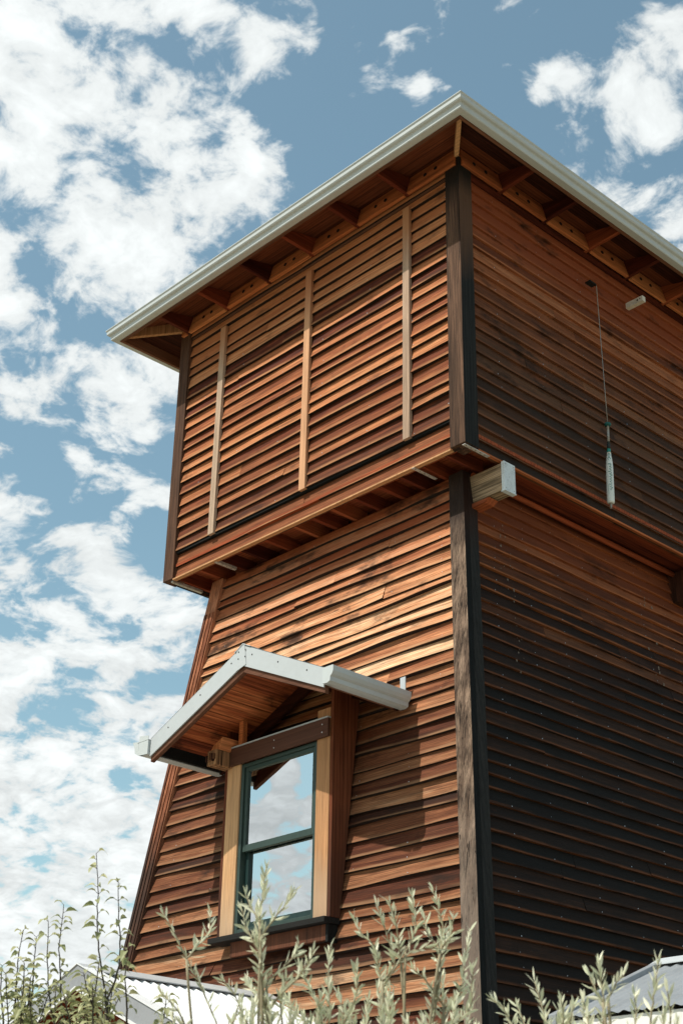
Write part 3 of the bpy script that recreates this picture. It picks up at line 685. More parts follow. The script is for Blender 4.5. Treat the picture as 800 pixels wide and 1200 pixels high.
# ------------------------------------------------------------------ window under the hood (part of the tower)
WIN = MB()
YW = -.18
WIN.box(-2.43, -2.395, YW+.012, YW+.10, -3.60, -2.205, m_green_l); WIN.box(-1.525, -1.49, YW+.012, YW+.10, -3.60, -2.205, m_green_l)
WIN.box(-2.395, -1.525, YW+.012, YW+.10, -2.235, -2.205, m_green_l); WIN.box(-2.395, -1.525, YW+.012, YW+.10, -3.60, -3.565, m_green_l)
win = WIN.build('window', T, .003)
def sash(x0, x1, y0, y1, z0, z1, st, rl_b, rl_t, m_, name):
    s_ = MB(); s_.box(x0, x0+st, y0, y1, z0, z1, m_); s_.box(x1-st, x1, y0, y1, z0, z1, m_)
    s_.box(x0+st, x1-st, y0, y1, z0, z0+rl_b, m_); s_.box(x0+st, x1-st, y0, y1, z1-rl_t, z1, m_)
    return s_.build(name, win, .003)
sash(-2.394, -1.526, YW+.028, YW+.062, -2.945, -2.236, .036, .055, .034, m_green_l, 'upper_sash')
sash(-2.394, -1.526, YW+.066, YW+.098, -3.564, -2.90, .042, .055, .03, m_green, 'lower_sash')
p_ = MB(); p_.face([(-2.36, YW+.045, -2.888), (-1.56, YW+.045, -2.888), (-1.56, YW+.045, -2.268), (-2.36, YW+.045, -2.268)], m_glass, .5); p_.build('pane', win)
p_ = MB(); p_.face([(-2.355, YW+.082, -3.51), (-1.565, YW+.082, -3.51), (-1.565, YW+.082, -2.93), (-2.355, YW+.082, -2.93)], m_glass, .5); p_.build('pane', win)
# casings, header, sill
c_ = MB(); c_.hexa([(-2.60, YW, -3.605), (-2.433, YW, -3.605), (-2.433, YW+.045, -3.605), (-2.60, YW+.045, -3.605), (-2.60, YW, -2.13), (-2.433, YW, -2.13), (-2.433, YW+.045, -2.13), (-2.60, YW+.045, -2.13)], m_tan); c_.build('casing', win, .004)
c_ = MB(); c_.box(-1.487, -1.335, YW, YW+.045, -3.605, -1.96, m_tan); c_.build('casing', win, .004)
c_ = MB(); c_.box(-2.635, -1.332, YW-.028, YW-.002, -2.205, -2.055, m_brown)
for x in (-2.56, -1.98, -1.40):
    for z in (-2.10, -2.165): c_.tube([(x, YW-.0285, z), (x, YW-.031, z)], .005, m_nail, 8)
hd = c_.build('header', win, .003)
c_ = MB(); c_.box(-2.64, -1.33, YW-.034, YW+.04, -2.054, -2.044, m_white); c_.build('drip_cap', hd)
c_ = MB(); c_.box(-2.68, -1.30, YW-.055, yL(-3.62)+.03, -3.655, -3.61, m_black); c_.build('sill', win, .004)
c_ = MB(); c_.box(-2.46, -1.345, YW+.005, YW+.04, -3.775, -3.657, m_cheek); c_.box(-1.343, -1.315, YW-.0, yL(-3.7)+.03, -3.79, -3.657, m_black); c_.build('apron', win, .003)
# cheeks: tapering boards closing the gap to the leaning wall
for (xa, xb) in ((-1.334, -1.300), (-2.636, -2.602)):
    c_ = MB(); c_.prism([(xa, YW+.003, -3.608), (xa, yL(-3.608)+.03, -3.608), (xa, yL(-1.80)+.0, -1.775), (xa, YW+.003, -1.775)], (xb-xa, 0, 0), m_cheek); c_.build('cheek', win, .004)
c_ = MB(); c_.box(-2.475, -2.425, YW-.001, YW+.05, -2.045, -1.72, m_block, .6); c_.build('stud', win, .003)

# ------------------------------------------------------------------ gabled hood over the window (part of the tower)
HD = MB()
AX, AZ = -1.79, -1.475; LX, LZ = -2.965, -2.0; RX, RZ = -.815, -1.925; YF = -.72
def slope_pts(xa, za, xb, zb, dz): return (xa, za+dz), (xb, zb+dz)
def yw(z): return yL(z)+.06
for (x2, z2) in ((LX, LZ), (RX, RZ)):
    HD.prism([(AX, YF, AZ+.004), (x2, YF, z2+.004), (x2, YF, z2-.008), (AX, YF, AZ-.008)], (0, yL(-2)-YF+.10, 0), m_white, .5)
hood = HD.build('window_hood', T)
for sgn, (x2, z2) in ((-1, (LX, LZ)), (1, (RX, RZ))):
    d_ = MB(); nb = 7
    for k in range(nb):           # decking planks run along the slope's width
        s0, s1 = k/nb+.003, (k+1)/nb-.003
        xa, za = lerp(AX, x2, s0), lerp(AZ, z2, s0); xb, zb = lerp(AX, x2, s1), lerp(AZ, z2, s1); o = random.uniform(0, .006)
        d_.prism([(xa, YF+.03, za-.012), (xb, YF+.03, zb-.012), (xb, YF+.03, zb-.034-o), (xa, YF+.03, za-.034-o)], (0, yL(-2)-YF+.06, 0), m_hooddeck, random.uniform(.1, 1))
    d_.build('decking', hood)
    # white metal rake trim, brown board below it
    r_ = MB()
    ex = x2
    r_.prism([(AX, YF-.014, AZ+.012), (ex, YF-.014, z2+.012), (ex, YF-.014, z2-.148), (AX, YF-.014, AZ-.168)], (0, .012, 0), m_white, .5)
    r_.prism([(AX, YF-.014, AZ+.012), (ex, YF-.014, z2+.012), (ex, YF-.014, z2+.006), (AX, YF-.014, AZ+.006)], (0, .09, 0), m_white, .5)
    for q in (.12, .45, .8):
        xs, zs = lerp(AX, ex, q), lerp(AZ, z2, q)-.05
        r_.tube([(xs, YF-.0145, zs), (xs, YF-.017, zs)], .006, m_hole, 8)
    r_.build('rake_trim', hood, .0015)
    r_ = MB(); r_.prism([(AX, YF+.001, AZ-.03), (ex, YF+.001, z2-.03), (ex+(.0 if sgn < 0 else .0), YF+.001, z2-.190), (AX, YF+.001, AZ-.222)], (0, .04, 0), m_fascia, .2); r_.build('rake_board', hood, .003)
    # inner rafter half way and one against the wall
    for yr in (.02,):
        r_ = MB(); r_.prism([(AX, yr, AZ-.038), (ex, yr, z2-.038), (ex, yr, z2-.14), (AX, yr, AZ-.15)], (0, .04, 0), m_deck, .1); r_.build('rafter', hood, .003)
    # eave fascia and ogee gutter
    s = sgn
    r_ = MB(); r_.box(min(x2, x2-s*.03), max(x2, x2-s*.03), YF+.042, yL(-2)+.05, z2-.122, z2-.012, m_black if s < 0 else m_fascia_y); r_.build('eave_fascia', hood)  # left fascia is black to paint in the shadow on its inner face
    gpf = [(.0, .0), (.0, -.125), (.055, -.130), (.085, -.118), (.088, -.085), (.105, -.070), (.118, -.045), (.120, -.004), (.112, .0), (.110, -.008), (.108, -.043), (.096, -.063), (.080, -.080), (.077, -.108), (.055, -.122), (.008, -.117), (.006, .0)]
    g_ = MB(); zt = z2-.002
    yA, yB_ = YF-.035, yL(-2.0)-.012
    if s < 0: gpf = [(e*1.35, z) for e, z in gpf]
    P0 = [(x2+s*(.004+e), yA, zt+z) for e, z in gpf]; P1 = [(x2+s*(.004+e), yB_, zt+z) for e, z in gpf]
    for k in range(len(gpf)-1): g_.face((P0[k], P0[k+1], P1[k+1], P1[k]), m_gutter, .5)
    # end plate at the front of the left gutter is open; near end plate on the other
    if s > 0:
        outl = gpf[:9]; g_.face([(x2+s*(.004+e), yA, zt+z) for e, z in outl], m_gutter, .5)
    g_.face([(x2+s*(.004+e), yB_, zt+z) for e, z in gpf[:9]], m_gutter, .5)
    if s > 0:
        g_.box(x2+.006, x2+.062, yB_-.004, yB_+.004, zt, zt+.14, m_white)
    else:
        g_.box(x2-.155, x2+.0, yA-.004, yA+.09, zt+.0, zt+.004, m_white)
        g_.prism([(x2-.003, yA-.002, zt-.125), (x2-.135, yA-.002, zt-.115), (x2-.130, yA-.002, zt+.055), (x2-.003, yA-.002, zt+.035)], (0, .003, 0), m_gutter, .5)
        g_.prism([(x2-.136, yA-.001, zt-.112), (x2-.185, yA-.001, zt-.085), (x2-.195, yA-.001, zt-.035), (x2-.225, yA-.001, zt+.02), (x2-.136, yA-.001, zt+.008)], (0, .003, 0), m_gutter, .5)
    g_.build('gutter', hood)
    # plate (short beam) that carries the roof from the wall
    if s < 0:
        r_ = MB(); r_.box(-2.66, -2.54, -.36, .10, -2.215, -2.085, m_beam_dark, .9)
        for k in range(7): r_.box(-2.655+k*.016, -2.655+k*.016+.012, -.36-random.uniform(.01, .03), -.36, -2.20+random.uniform(0, .03), -2.10-random.uniform(0, .03), m_beam_dark)
        o_ = r_.build('bracket_beam', hood, .004); tag(o_, label='ragged beam end under the hood')
        r_ = MB(); r_.prism([(-2.665, -.33, -2.083), (-2.54, -.33, -2.083), (-2.50, -.33, -1.98), (-2.62, -.33, -2.03)], (0, .42, 0), m_block_y, .8); r_.build('bracket_block', hood, .004)

# ridge cap
r_ = MB(); r_.prism([(AX-.10, YF-.022, AZ-.030), (AX, YF-.022, AZ+.022), (AX+.10, YF-.022, AZ-.026), (AX+.10, YF-.022, AZ-.032), (AX, YF-.022, AZ+.014), (AX-.10, YF-.022, AZ-.036)], (0, yL(-1.5)-YF+.02, 0), m_white, .5)
r_.prism([(AX-.075, YF-.018, AZ-.02), (AX+.02, YF-.018, AZ+.018), (AX+.05, YF-.018, AZ-.17), (AX-.075, YF-.018, AZ-.20)], (0, .003, 0), m_white, .5)
for dx in (-.05, .035):
    for z in (-.04, -.10): r_.tube([(AX+dx, YF-.019, AZ+z), (AX+dx, YF-.021, AZ+z)], .006, m_hole, 8)
r_.build('ridge_cap', hood)

# ------------------------------------------------------------------ low gabled roof against the tower's foot (left)
def corrugated(mb, P00, P10, P01, P11, pitch_, amp, mat, n_up=1):
    """sheet whose ribs run from P0x to P1x; P00->P01 is the direction across the ribs"""
    P00, P10, P01, P11 = map(Vector, (P00, P10, P01, P11))
    Wd = (P01-P00).length; n = int(Wd/pitch_*6); nrm = (P01-P00).cross(P10-P00).normalized()
    if nrm.z < 0: nrm = -nrm
    prev = None
    for k in range(n+1):
        t = k/n; h = amp*math.cos(2*math.pi*t*Wd/pitch_)
        a = lerp(P00, P01, t)+nrm*h; b = lerp(P10, P11, t)+nrm*h
        if prev: mb.face((prev[0], a, b, prev[1]), mat, .5, smooth=True)
        prev = (a, b)
RIDX, RIDZ, PYF, PYB = -1.92, -4.13, -1.92, -.10; SL = .418; HWp = 1.55
PO = thing('entrance_porch', (RIDX, (PYF+PYB)/2, -OZ), 'low gabled porch with bright white corrugated roof below the hooded window', 'porch')
for sgn in (-1, 1):
    cr_m = MB(); x2 = RIDX+sgn*HWp; z2 = RIDZ-SL*HWp
    corrugated(cr_m, (RIDX+sgn*.03, PYF, RIDZ-.02), (x2, PYF, z2), (RIDX+sgn*.03, yL(RIDZ)-.035, RIDZ-.02), (x2, yL(z2)-.035, z2), .076, .012, m_roofw)
    cr_m.build('corrugated_roof', PO)
    b_ = MB(); b_.prism([(RIDX, PYF-.022, RIDZ+.018), (x2, PYF-.022, z2+.018), (x2, PYF-.022, z2-.145), (RIDX, PYF-.022, RIDZ-.145)], (0, .018, 0), m_barge, .5)
    b_.prism([(RIDX, PYF-.030, RIDZ-.128), (x2, PYF-.030, z2-.128), (x2, PYF-.030, z2-.150), (RIDX, PYF-.030, RIDZ-.150)], (0, .006, 0), m_roofw, .5)
    b_.prism([(RIDX, PYF-.030, RIDZ+.024), (x2, PYF-.030, z2+.024), (x2, PYF-.030, z2+.018), (RIDX, PYF-.030, RIDZ+.018)], (0, .12, 0), m_roofw, .5)
    b_.build('barge_board', PO)
    s_ = MB(); s_.prism([(RIDX, PYF, RIDZ-.035), (x2, PYF, z2-.035), (x2, PYF, z2-.06), (RIDX, PYF, RIDZ-.06)], (0, PYB-PYF-.15, 0), m_eave_y, .5); s_.build('soffit', PO)
rc = MB(); rc.prism([(RIDX-.13, PYF-.02, RIDZ-.032), (RIDX, PYF-.02, RIDZ+.026), (RIDX+.13, PYF-.02, RIDZ-.032), (RIDX+.13, PYF-.02, RIDZ-.040), (RIDX, PYF-.02, RIDZ+.018), (RIDX-.13, PYF-.02, RIDZ-.04)], (0, yL(RIDZ)-PYF-.02, 0), m_flash, .5); rc.build('ridge_cap', PO)
gw = MB()
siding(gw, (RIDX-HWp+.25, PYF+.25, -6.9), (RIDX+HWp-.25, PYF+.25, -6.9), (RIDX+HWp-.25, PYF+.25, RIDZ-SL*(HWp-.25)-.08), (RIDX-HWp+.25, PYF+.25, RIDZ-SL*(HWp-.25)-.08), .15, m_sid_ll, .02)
gw.prism([(RIDX-HWp+.25, PYF+.245, RIDZ-SL*(HWp-.25)-.08), (RIDX+HWp-.25, PYF+.245, RIDZ-SL*(HWp-.25)-.08), (RIDX, PYF+.245, RIDZ-.08)], (0, .03, 0), m_eave, .4)
gw.build('gable_wall', PO)
for x in (RIDX-HWp+.25, RIDX+HWp-.25):
    q = MB(); q.box(x-.07, x+.07, PYF+.2, PYF+.34, -OZ-.05, RIDZ-SL*(HWp-.25)-.06, m_post_lf); q.build('post', PO, .006)

# ------------------------------------------------------------------ shed at the right
SH = thing('garden_shed', (3.6, -.55, -OZ), 'low shed with grey corrugated roof and whitewashed wall beside the dark tower wall', 'shed')
RX0, RX1, RYy, RZz, SS = 1.836, 5.2, -.483, -4.345, .402
for sgn in (-1, 1):
    ln_ = 1.02; ye = RYy+sgn*ln_; ze = RZz-SS*ln_
    c_ = MB(); corrugated(c_, (RX0, RYy+sgn*.02, RZz-.008), (RX0, ye, ze), (RX1, RYy+sgn*.02, RZz-.008), (RX1, ye, ze), .076, .006, m_roofg); c_.build('corrugated_roof', SH)
    for (xa, dx) in ((RX0-.025, .05), (RX1-.025, .05)):
        b_ = MB(); b_.prism([(xa, RYy, RZz+.026), (xa, ye, ze+.026), (xa, ye, ze-.05), (xa, RYy, RZz-.05)], (dx, 0, 0), m_roofg, .5); b_.build('barge_board', SH, .004)
    e_ = MB(); e_.box(RX0+.1, RX1-.1, min(ye-sgn*.02, ye-sgn*.045), max(ye-sgn*.02, ye-sgn*.045), ze-.12, ze-.016, m_wallw); e_.build('eave_board', SH)
    w_ = MB(); yy = RYy+sgn*(ln_-.06)
    w_.box(RX0+.08, RX1-.08, min(yy, yy-sgn*.1), max(yy, yy-sgn*.1), -OZ-.05, ze-.02, m_wallw); w_.build('wall', SH)
b_ = MB(); b_.prism([(RX0-.03, RYy-.10, RZz-.016), (RX0-.03, RYy, RZz+.032), (RX0-.03, RYy+.10, RZz-.016), (RX0-.03, RYy+.10, RZz-.022), (RX0-.03, RYy, RZz+.024), (RX0-.03, RYy-.10, RZz-.022)], (RX1-RX0+.06, 0, 0), m_white, .5); b_.build('ridge_cap', SH)
for xg in (RX0+.08, RX1-.18):
    w_ = MB(); yy = ln_-.17
    w_.prism([(xg, RYy-yy, -OZ-.05), (xg, RYy+yy, -OZ-.05), (xg, RYy+yy, RZz-SS*yy-.03), (xg, RYy, RZz-.03), (xg, RYy-yy, RZz-SS*yy-.03)], (.1, 0, 0), m_wallw, .5); w_.build('gable_wall', SH)

# ------------------------------------------------------------------ things hanging on the right wall
pg = MB(); pg.hexa([(.0, 2.40, 2.455), (.20, 2.40, 2.455), (.20, 2.45, 2.455), (.0, 2.45, 2.455), (.0, 2.40, 2.515), (.20, 2.40, 2.515), (.20, 2.45, 2.515), (.0, 2.45, 2.515)], m_peg)
pg.tube([(.14, 2.3995, 2.485), (.14, 2.395, 2.485)], .008, m_hole, 8); pg.tube([(.17, 2.3995, 2.49), (.17, 2.395, 2.49)], .005, m_hole, 8)
pgo = pg.build('wall_peg', None, .003); tag(pgo, 'short whitish square peg sticking out of the shaded wall near the eave', 'peg')
bt_root = thing('hanging_bat', (.06, 1.86, .95), 'white bat with teal marks hanging by its knob from a long wire', 'bat')
BX = .06
kt = Vector((BX, 1.872, .905)); kb = Vector((BX, 1.832, .055))
ax_ = (kb-kt).normalized()
hk = MB(); hk.box(.0, .06, 1.76, 1.86, 2.432, 2.446, m_black); hk.tube([(.05, 1.855, 2.44), (.06, 1.856, 2.42)], .006, m_black, 8); hk.build('hook', bt_root)
wr = MB(); wr.tube([(BX, 1.856, 2.43), (BX, 1.861, 1.9), (BX, 1.866, 1.4), tuple(kt)], .0035, m_wire, 6); wr.build('wire', bt_root)
def along(t): return kt+ax_*t
kn = MB(); kn.tube([along(-.012), along(-.008), along(.004), along(.012), along(.02)], [.012, .03, .032, .028, .014], m_tealdark, 16); kn.build('knob', bt_root)
hp = MB(); hp.tube([along(.02), along(.10), along(.185)], [.0115, .0115, .012], m_wire, 12); hp.tube([along(.185), along(.225), along(.262)], [.0125, .016, .017], m_grip, 12); hp.tube([along(.262), along(.285), along(.30)], [.0165, .018, .0185], m_teal, 12); hp.build('grip', bt_root)
br_ = MB(); br_.tube([along(t) for t in (.30, .33, .37, .41, .46, .60, .80, .815, .822)], [.0185, .020, .026, .0305, .0325, .0335, .0335, .031, .020], m_bat, 20); bro = br_.build('barrel', bt_root)
tp = MB(); tp.tube([along(.823), along(.828), along(.845), along(.87)], [.02, .012, .010, .008], m_wire, 12); tp.build('end_knob', bt_root)
# teal script and a small diamond mark wound round the barrel
vd = (CP-along(.55)); vd = (vd-ax_*vd.dot(ax_)).normalized(); sd_ = ax_.cross(vd)
def surf(t, a, r_): a2 = a/r_; return along(t)+(vd*math.cos(a2)+sd_*math.sin(a2))*(r_+.0012)
dm = MB()
for (t0, hw, hh) in ((.335, .010, .018), (.375, .012, .020)):
    pts = [(t0-hh, 0), (t0, hw), (t0+hh, 0), (t0, -hw), (t0-hh, 0)]
    dm.tube([surf(t, a, .0255 if t0 > .35 else .021) for t, a in pts], .0028, m_teal, 6)
dm.build('diamond_mark', bro)
sc_ = MB(); rr = random.Random(4); t_s = .425
pts = []
for k in range(11):        # a looping script running down the barrel
    h = .017 if k in (0, 3, 8) else .010
    pts += [(t_s+.002, -.008), (t_s+.008, -.008+h*1.5), (t_s+.013, .004), (t_s+.017, -.009)]
    if k in (4, 9): pts += [(t_s+.020, -.018), (t_s+.014, -.013)]
    t_s += .026
sc_.tube([surf(t, a-.006, .0335) for t, a in pts], .0021, m_teal, 5)
sc_.tube([surf(t, a, .0335) for t, a in ((.64, .012), (.70, .014), (.74, .012))], .0015, m_teal, 5)
sc_.build('script_lettering', bro)

# ------------------------------------------------------------------ plants
def leaf(mb, base, d, up, ln, wd, mat, tint, droop=.0, fold=.25):
    d = d.normalized(); s = d.cross(up)
    if s.length < 1e-3: s = Vector((1, 0, 0))
    s.normalize(); nrm = s.cross(d)
    prof_ = ((0, .08), (.22, .72), (.5, 1.0), (.78, .66), (1, .03))
    pts = []
    for t, w_ in prof_:
        c = base+d*ln*t-Vector((0, 0, 1))*droop*ln*t*t
        pts.append((c-s*wd*w_*.5+nrm*fold*wd*w_*.5, c, c+s*wd*w_*.5+nrm*fold*wd*w_*.5))
    for a, b in zip(pts[:-1], pts[1:]):
        mb.face((a[0], b[0], b[1], a[1]), mat, tint, smooth=True); mb.face((a[1], b[1], b[2], a[2]), mat, tint, smooth=True)
def rv(): return Vector((random.gauss(0, 1), random.gauss(0, 1), random.gauss(0, 1))).normalized()
def resample(pts, step):
    out = [pts[0]]
    for a, b in zip(pts[:-1], pts[1:]):
        n = max(1, int((b-a).length/step))
        for k in range(1, n+1): out.append(lerp(a, b, k/n))
    return out
def smoothpath(pts, jitter=.004):
    q = []
    for i in range(len(pts)-1):
        a = pts[max(i-1, 0)]; b = pts[i]; c = pts[i+1]; d = pts[min(i+2, len(pts)-1)]
        for k in range(4):
            t = k/4
            q.append(.5*((2*b)+(c-a)*t+(2*a-5*b+4*c-d)*t*t+(3*b-a-3*c+d)*t**3)+rv()*jitter*(.5 if k else 1))
    q.append(pts[-1]); return q
def olive_twig(st, lf, pts, r0, r1, dense=1.0, size=1.0):
    pts = smoothpath(pts, .003); n = len(pts)
    st.tube(pts, [lerp(r0, r1, k/(n-1)) for k in range(n)], m_ostem, 5)
    rs = resample(pts, .0092/dense); tot = len(rs)
    ang = random.uniform(0, 6)
    for k, p in enumerate(rs[1:], 1):
        if k % 1: continue
        d = (p-rs[k-1]).normalized(); x = d.cross(Vector((.2, .5, .3))).normalized(); y = d.cross(x); ang += 1.57 + random.uniform(-.3, .3)
        tp_ = k/tot
        for s_ in (0, math.pi):
            if random.random() < .16: continue
            o = x*math.cos(ang+s_)+y*math.sin(ang+s_)
            spread_ = random.uniform(.35, .75)*(1.15-.55*tp_)
            ln = random.uniform(.033, .054)*size*(1.1-.30*tp_)
            dd = (d*(1-spread_)+o*spread_+Vector((0, 0, .22))).normalized()
            leaf(lf, p, dd, rv(), ln, ln*random.uniform(.17, .24), m_olive, random.random(), random.uniform(-.05, .12), .3)
def down_to_ground(p, spread_=.15):
    return [Vector((p.x+random.uniform(-spread_, spread_)*.5, p.y+random.uniform(-spread_, spread_)*.5, -OZ+(p.z+OZ)*.5)), Vector((p.x, p.y, p.z))]
def olive(name_label, base, t, paths, extra=18, spread=.28, hdrop=1.0):
    """base: photo spot where the shrub's stems meet, t metres away; paths: list of twigs as spots"""
    bp = at(*base, t); root = thing('olive_shrub', (bp.x, bp.y, -OZ), name_label, 'shrub', 'silvery olive shrubs in front of the tower')
    st = MB(); lf = MB()
    g0 = Vector((bp.x, bp.y, -OZ-.02))
    st.tube(smoothpath([g0, lerp(g0, bp, .45)+rv()*.03, bp-Vector((0, 0, .45))], .004), .013, m_ostem, 7)
    fork = bp-Vector((0, 0, .45))
    for (pth, dt, dens_) in paths:
        P_ = [at(x, y, t+dt*(k/(len(pth)-1)) if len(pth) > 1 else t) for k, (x, y) in enumerate(pth)]
        st.tube(smoothpath([fork, lerp(fork, P_[0], .5)+rv()*.02, P_[0]], .003), [.0045]*9, m_ostem, 5)
        olive_twig(st, lf, P_, .0032, .0014, dens_)
    for k in range(int(extra*2.4)):      # the bush below, mostly under the frame
        a = random.uniform(0, 6.28); rr = random.uniform(.05, spread)
        p0 = fork+Vector((math.cos(a)*rr*.3, math.sin(a)*rr*.3, random.uniform(-.5, .1)))
        p2 = bp+Vector((math.cos(a)*rr, math.sin(a)*rr, random.uniform(-.42, .13)))
        olive_twig(st, lf, [p0, lerp(p0, p2, .5)+rv()*.02, p2], .003, .0013, .95)
    st.build('stems', root); lf.build('foliage', root)
    return root

olive('sparse olive shrub with two forked grey green sprays left of the window sill', (262, 1215), 5.0, [
    ([(256, 1205), (240, 1165), (219, 1124), (205, 1095), (192, 1072)], .05, .62),
    ([(219, 1124), (232, 1108), (244, 1095), (247, 1071)], .1, .6),
    ([(222, 1215), (212, 1190), (198, 1172), (190, 1165)], -.05, .5),
    ([(300, 1215), (285, 1190), (275, 1165), (262, 1150)], .0, .6),
    ([(262, 1215), (275, 1196), (280, 1176)], -.1, .8)], extra=10, spread=.22)
olive('tallest olive shrub, a dense silvery spray rising across the lower window pane', (320, 1215), 4.6, [
    ([(315, 1210), (309, 1160), (303, 1112), (306, 1066), (312, 1016)], .0, 1.35),
    ([(306, 1120), (295, 1100), (288, 1085), (283, 1066)], .05, 1.0),
    ([(305, 1100), (320, 1078), (335, 1060), (344, 1045)], -.05, .7),
    ([(304, 1080), (294, 1062), (288, 1048)], .05, 1.0),
    ([(312, 1150), (330, 1135), (345, 1120), (350, 1106)], .1, .8),
    ([(315, 1180), (345, 1150), (360, 1130), (367, 1113)], -.1, .8),
    ([(318, 1195), (300, 1170), (290, 1150)], .1, 1.1),
    ([(330, 1200), (330, 1170), (335, 1150)], .0, 1.1)], extra=16, spread=.20)
olive('bushy olive shrub of short bright shoots between the window spray and the middle clump', (385, 1215), 4.7, [
    ([(380, 1210), (372, 1180), (362, 1155), (352, 1135)], .0, 1.2),
    ([(385, 1210), (386, 1175), (384, 1145), (386, 1112)], .1, 1.1),
    ([(395, 1212), (410, 1185), (418, 1160), (417, 1135)], -.1, 1.1),
    ([(370, 1212), (350, 1190), (338, 1172)], .1, 1.2),
    ([(400, 1212), (402, 1185), (396, 1165)], .05, 1.2)], extra=16, spread=.22)
olive('wide olive shrub with many upright sprays in front of the weathered corner post', (480, 1215), 4.8, [
    ([(450, 1210), (447, 1165), (444, 1140), (438, 1110), (424, 1095), (415, 1077)], .05, .95),
    ([(447, 1150), (462, 1130), (455, 1100), (447, 1080), (441, 1060)], .0, .95),
    ([(470, 1130), (466, 1100), (462, 1075), (455, 1056)], -.05, .9),
    ([(475, 1115), (485, 1095), (486, 1072), (482, 1050)], .05, 1.1),
    ([(448, 1158), (470, 1125), (490, 1112), (516, 1112)], .0, .35),
    ([(516, 1112), (518, 1085), (513, 1062), (507, 1042)], .05, 1.0),
    ([(516, 1112), (528, 1095), (531, 1077)], -.05, 1.1),
    ([(516, 1140), (514, 1112), (500, 1095), (497, 1075)], .1, .9),
    ([(520, 1210), (520, 1170), (516, 1140)], .1, 1.1),
    ([(522, 1190), (538, 1165), (545, 1125), (550, 1092)], .1, 1.0),
    ([(520, 1180), (500, 1150), (484, 1136)], -.05, .9),
    ([(530, 1205), (550, 1180), (553, 1150), (554, 1135)], .0, .9),
    ([(455, 1205), (460, 1180), (456, 1158)], .0, 1.1),
    ([(500, 1212), (506, 1185), (510, 1165)], .0, 1.2)], extra=22, spread=.30)
olive('low olive shrub in front of the dark wall, left of the shed roof', (640, 1225), 4.7, [
    ([(605, 1212), (597, 1195), (588, 1180), (578, 1172)], .0, .9),
    ([(640, 1212), (636, 1185), (630, 1165), (626, 1150)], .05, .95),
    ([(620, 1212), (612, 1195), (606, 1180)], .05, 1.1),
    ([(655, 1212), (660, 1195), (657, 1172)], -.05, 1.2),
    ([(670, 1214), (668, 1196), (672, 1178)], .0, 1.2)], extra=16, spread=.26)
olive('olive shrub whose sprays cross the grey corrugated shed roof', (715, 1225), 4.4, [
    ([(705, 1212), (708, 1180), (704, 1155), (701, 1128)], .0, 1.25),
    ([(706, 1175), (695, 1155), (690, 1142)], .05, .9),
    ([(712, 1170), (722, 1152), (730, 1142)], .05, .8),
    ([(740, 1212), (745, 1190), (743, 1168)], .05, .8),
    ([(760, 1212), (764, 1175), (768, 1150), (770, 1128)], .0, .7),
    ([(785, 1212), (784, 1185), (781, 1160)], -.05, .8),
    ([(690, 1212), (688, 1190), (682, 1172)], .05, 1.2)], extra=16, spread=.28)

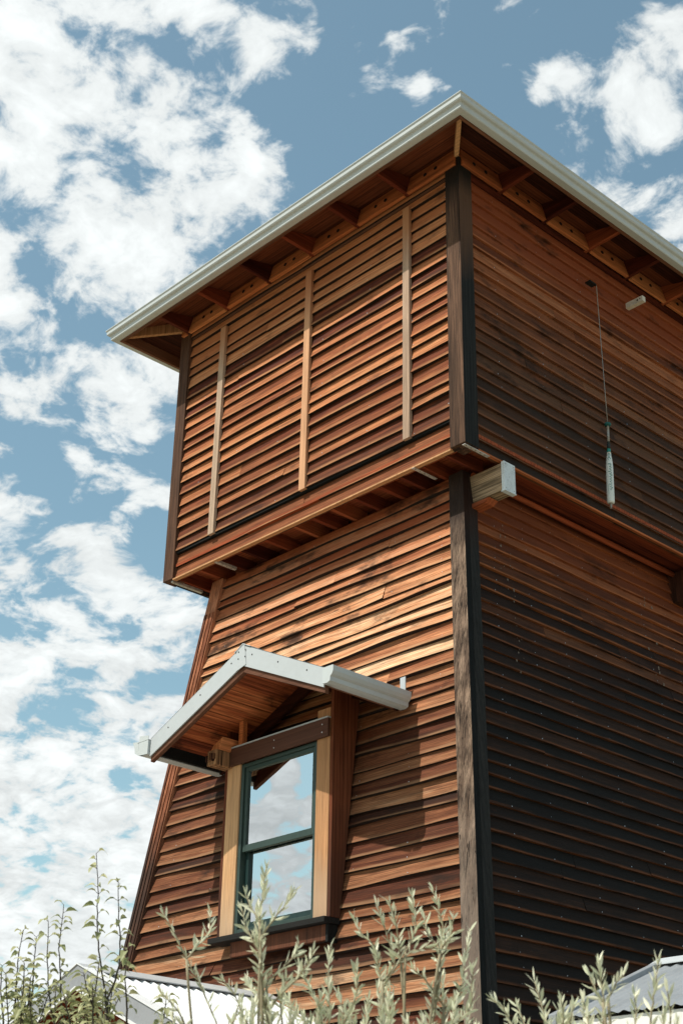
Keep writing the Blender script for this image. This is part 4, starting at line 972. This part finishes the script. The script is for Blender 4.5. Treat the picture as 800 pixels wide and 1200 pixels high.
def pear(label, t, stems, extra=14, spread=.35, leafscale=1.0):
    b = stems[0][0][-1]; bp = at(b[0], b[1], t)
    root = thing('pear_sapling', (bp.x, bp.y, -OZ), label, 'sapling', 'leafy pear saplings at the left')
    st = MB(); lf = MB()
    def shoot(P_, r0, r1, gap):
        P_ = smoothpath(P_, .004); n = len(P_)
        st.tube(P_, [lerp(r0, r1, k/(n-1)) for k in range(n)], m_pstem, 6)
        rs = resample(P_, gap); side = random.uniform(0, 6)
        for k, p in enumerate(rs[2:], 2):
            d = (p-rs[k-1]).normalized(); x = d.cross(Vector((.2, .5, .3))).normalized(); y = d.cross(x); side += 2.4+random.uniform(-.4, .4)
            for rep in range(1 if random.random() < .6 else 2):
                o = x*math.cos(side+rep*2.2)+y*math.sin(side+rep*2.2)
                tip_ = k/len(rs); ln = random.uniform(.048, .066)*leafscale*(1.12-.6*max(0, tip_-.6))
                pe = p+(o*.012+d*.008)
                st.tube([p, pe], .0012, m_pstem, 4)
                leaf(lf, pe, (o+d*.45+Vector((0, 0, .25))).normalized(), (Vector((0, 0, 1))+rv()*.75).normalized(), ln, ln*.46, m_pear, random.random(), random.uniform(.5, 1.05), .5)
    for (pth, gap) in stems:
        P_ = [at(x, y, t+.02*k) for k, (x, y) in enumerate(pth)][::-1]
        lowp = P_[0]
        if pth[-1][1] > 1150:
            gpt = Vector((lerp(lowp.x, bp.x, .5), lerp(lowp.y, bp.y, .5), -OZ-.02))
            st.tube(smoothpath([gpt, lerp(gpt, lowp, .5)+rv()*.03, lowp], .004), .007, m_pstem, 6)
        shoot(P_, .0048, .0016, gap*.9)
    for k in range(int(extra*1.8)):
        a = random.uniform(0, 6.28); rr = random.uniform(.02, spread)
        p0 = bp+Vector((math.cos(a)*rr*.3, math.sin(a)*rr*.3, random.uniform(-.6, -.2)))
        p2 = bp+Vector((math.cos(a)*rr, math.sin(a)*rr, random.uniform(-.22, .22)))
        shoot([p0, lerp(p0, p2, .5)+rv()*.03, p2], .005, .002, .021)
    st.build('stems', root); lf.build('foliage', root)
pear('tallest leafy sapling, its bare tip above the left end of the porch roof', 6.6, [
    ([(113, 1000), (115.6, 1040), (114, 1070), (115, 1104), (120, 1140), (124, 1172), (123, 1205)], .030),
    ([(139, 1034), (140, 1080), (141, 1104), (138, 1140), (126, 1170)], .030)], extra=9, spread=.28)
pear('leafy sapling with one thin upright shoot left of the porch gable', 6.8, [
    ([(75, 1060), (70, 1112), (71, 1140), (72, 1168), (74, 1205)], .028),
    ([(57, 1080), (56, 1120), (57, 1150), (60, 1180), (66, 1205)], .030)], extra=14, spread=.34)
pear('low bushy leafy sapling at the far left edge', 6.9, [
    ([(28, 1090), (22, 1120), (20, 1150), (18, 1175), (20, 1205)], .030),
    ([(43, 1098), (40, 1130), (38, 1160), (34, 1205)], .032),
    ([(3, 1132), (2, 1160), (5, 1205)], .035)], extra=16, spread=.40)
pear('slim leafy sapling in front of the white porch roof', 6.2, [
    ([(149, 1112), (147, 1145), (149, 1175), (149, 1205)], .030),
    ([(196, 1168), (192, 1190), (188, 1208)], .034),
    ([(98, 1140), (104, 1165), (112, 1185), (120, 1208)], .030)], extra=6, spread=.22)

S.render.engine = 'CYCLES'
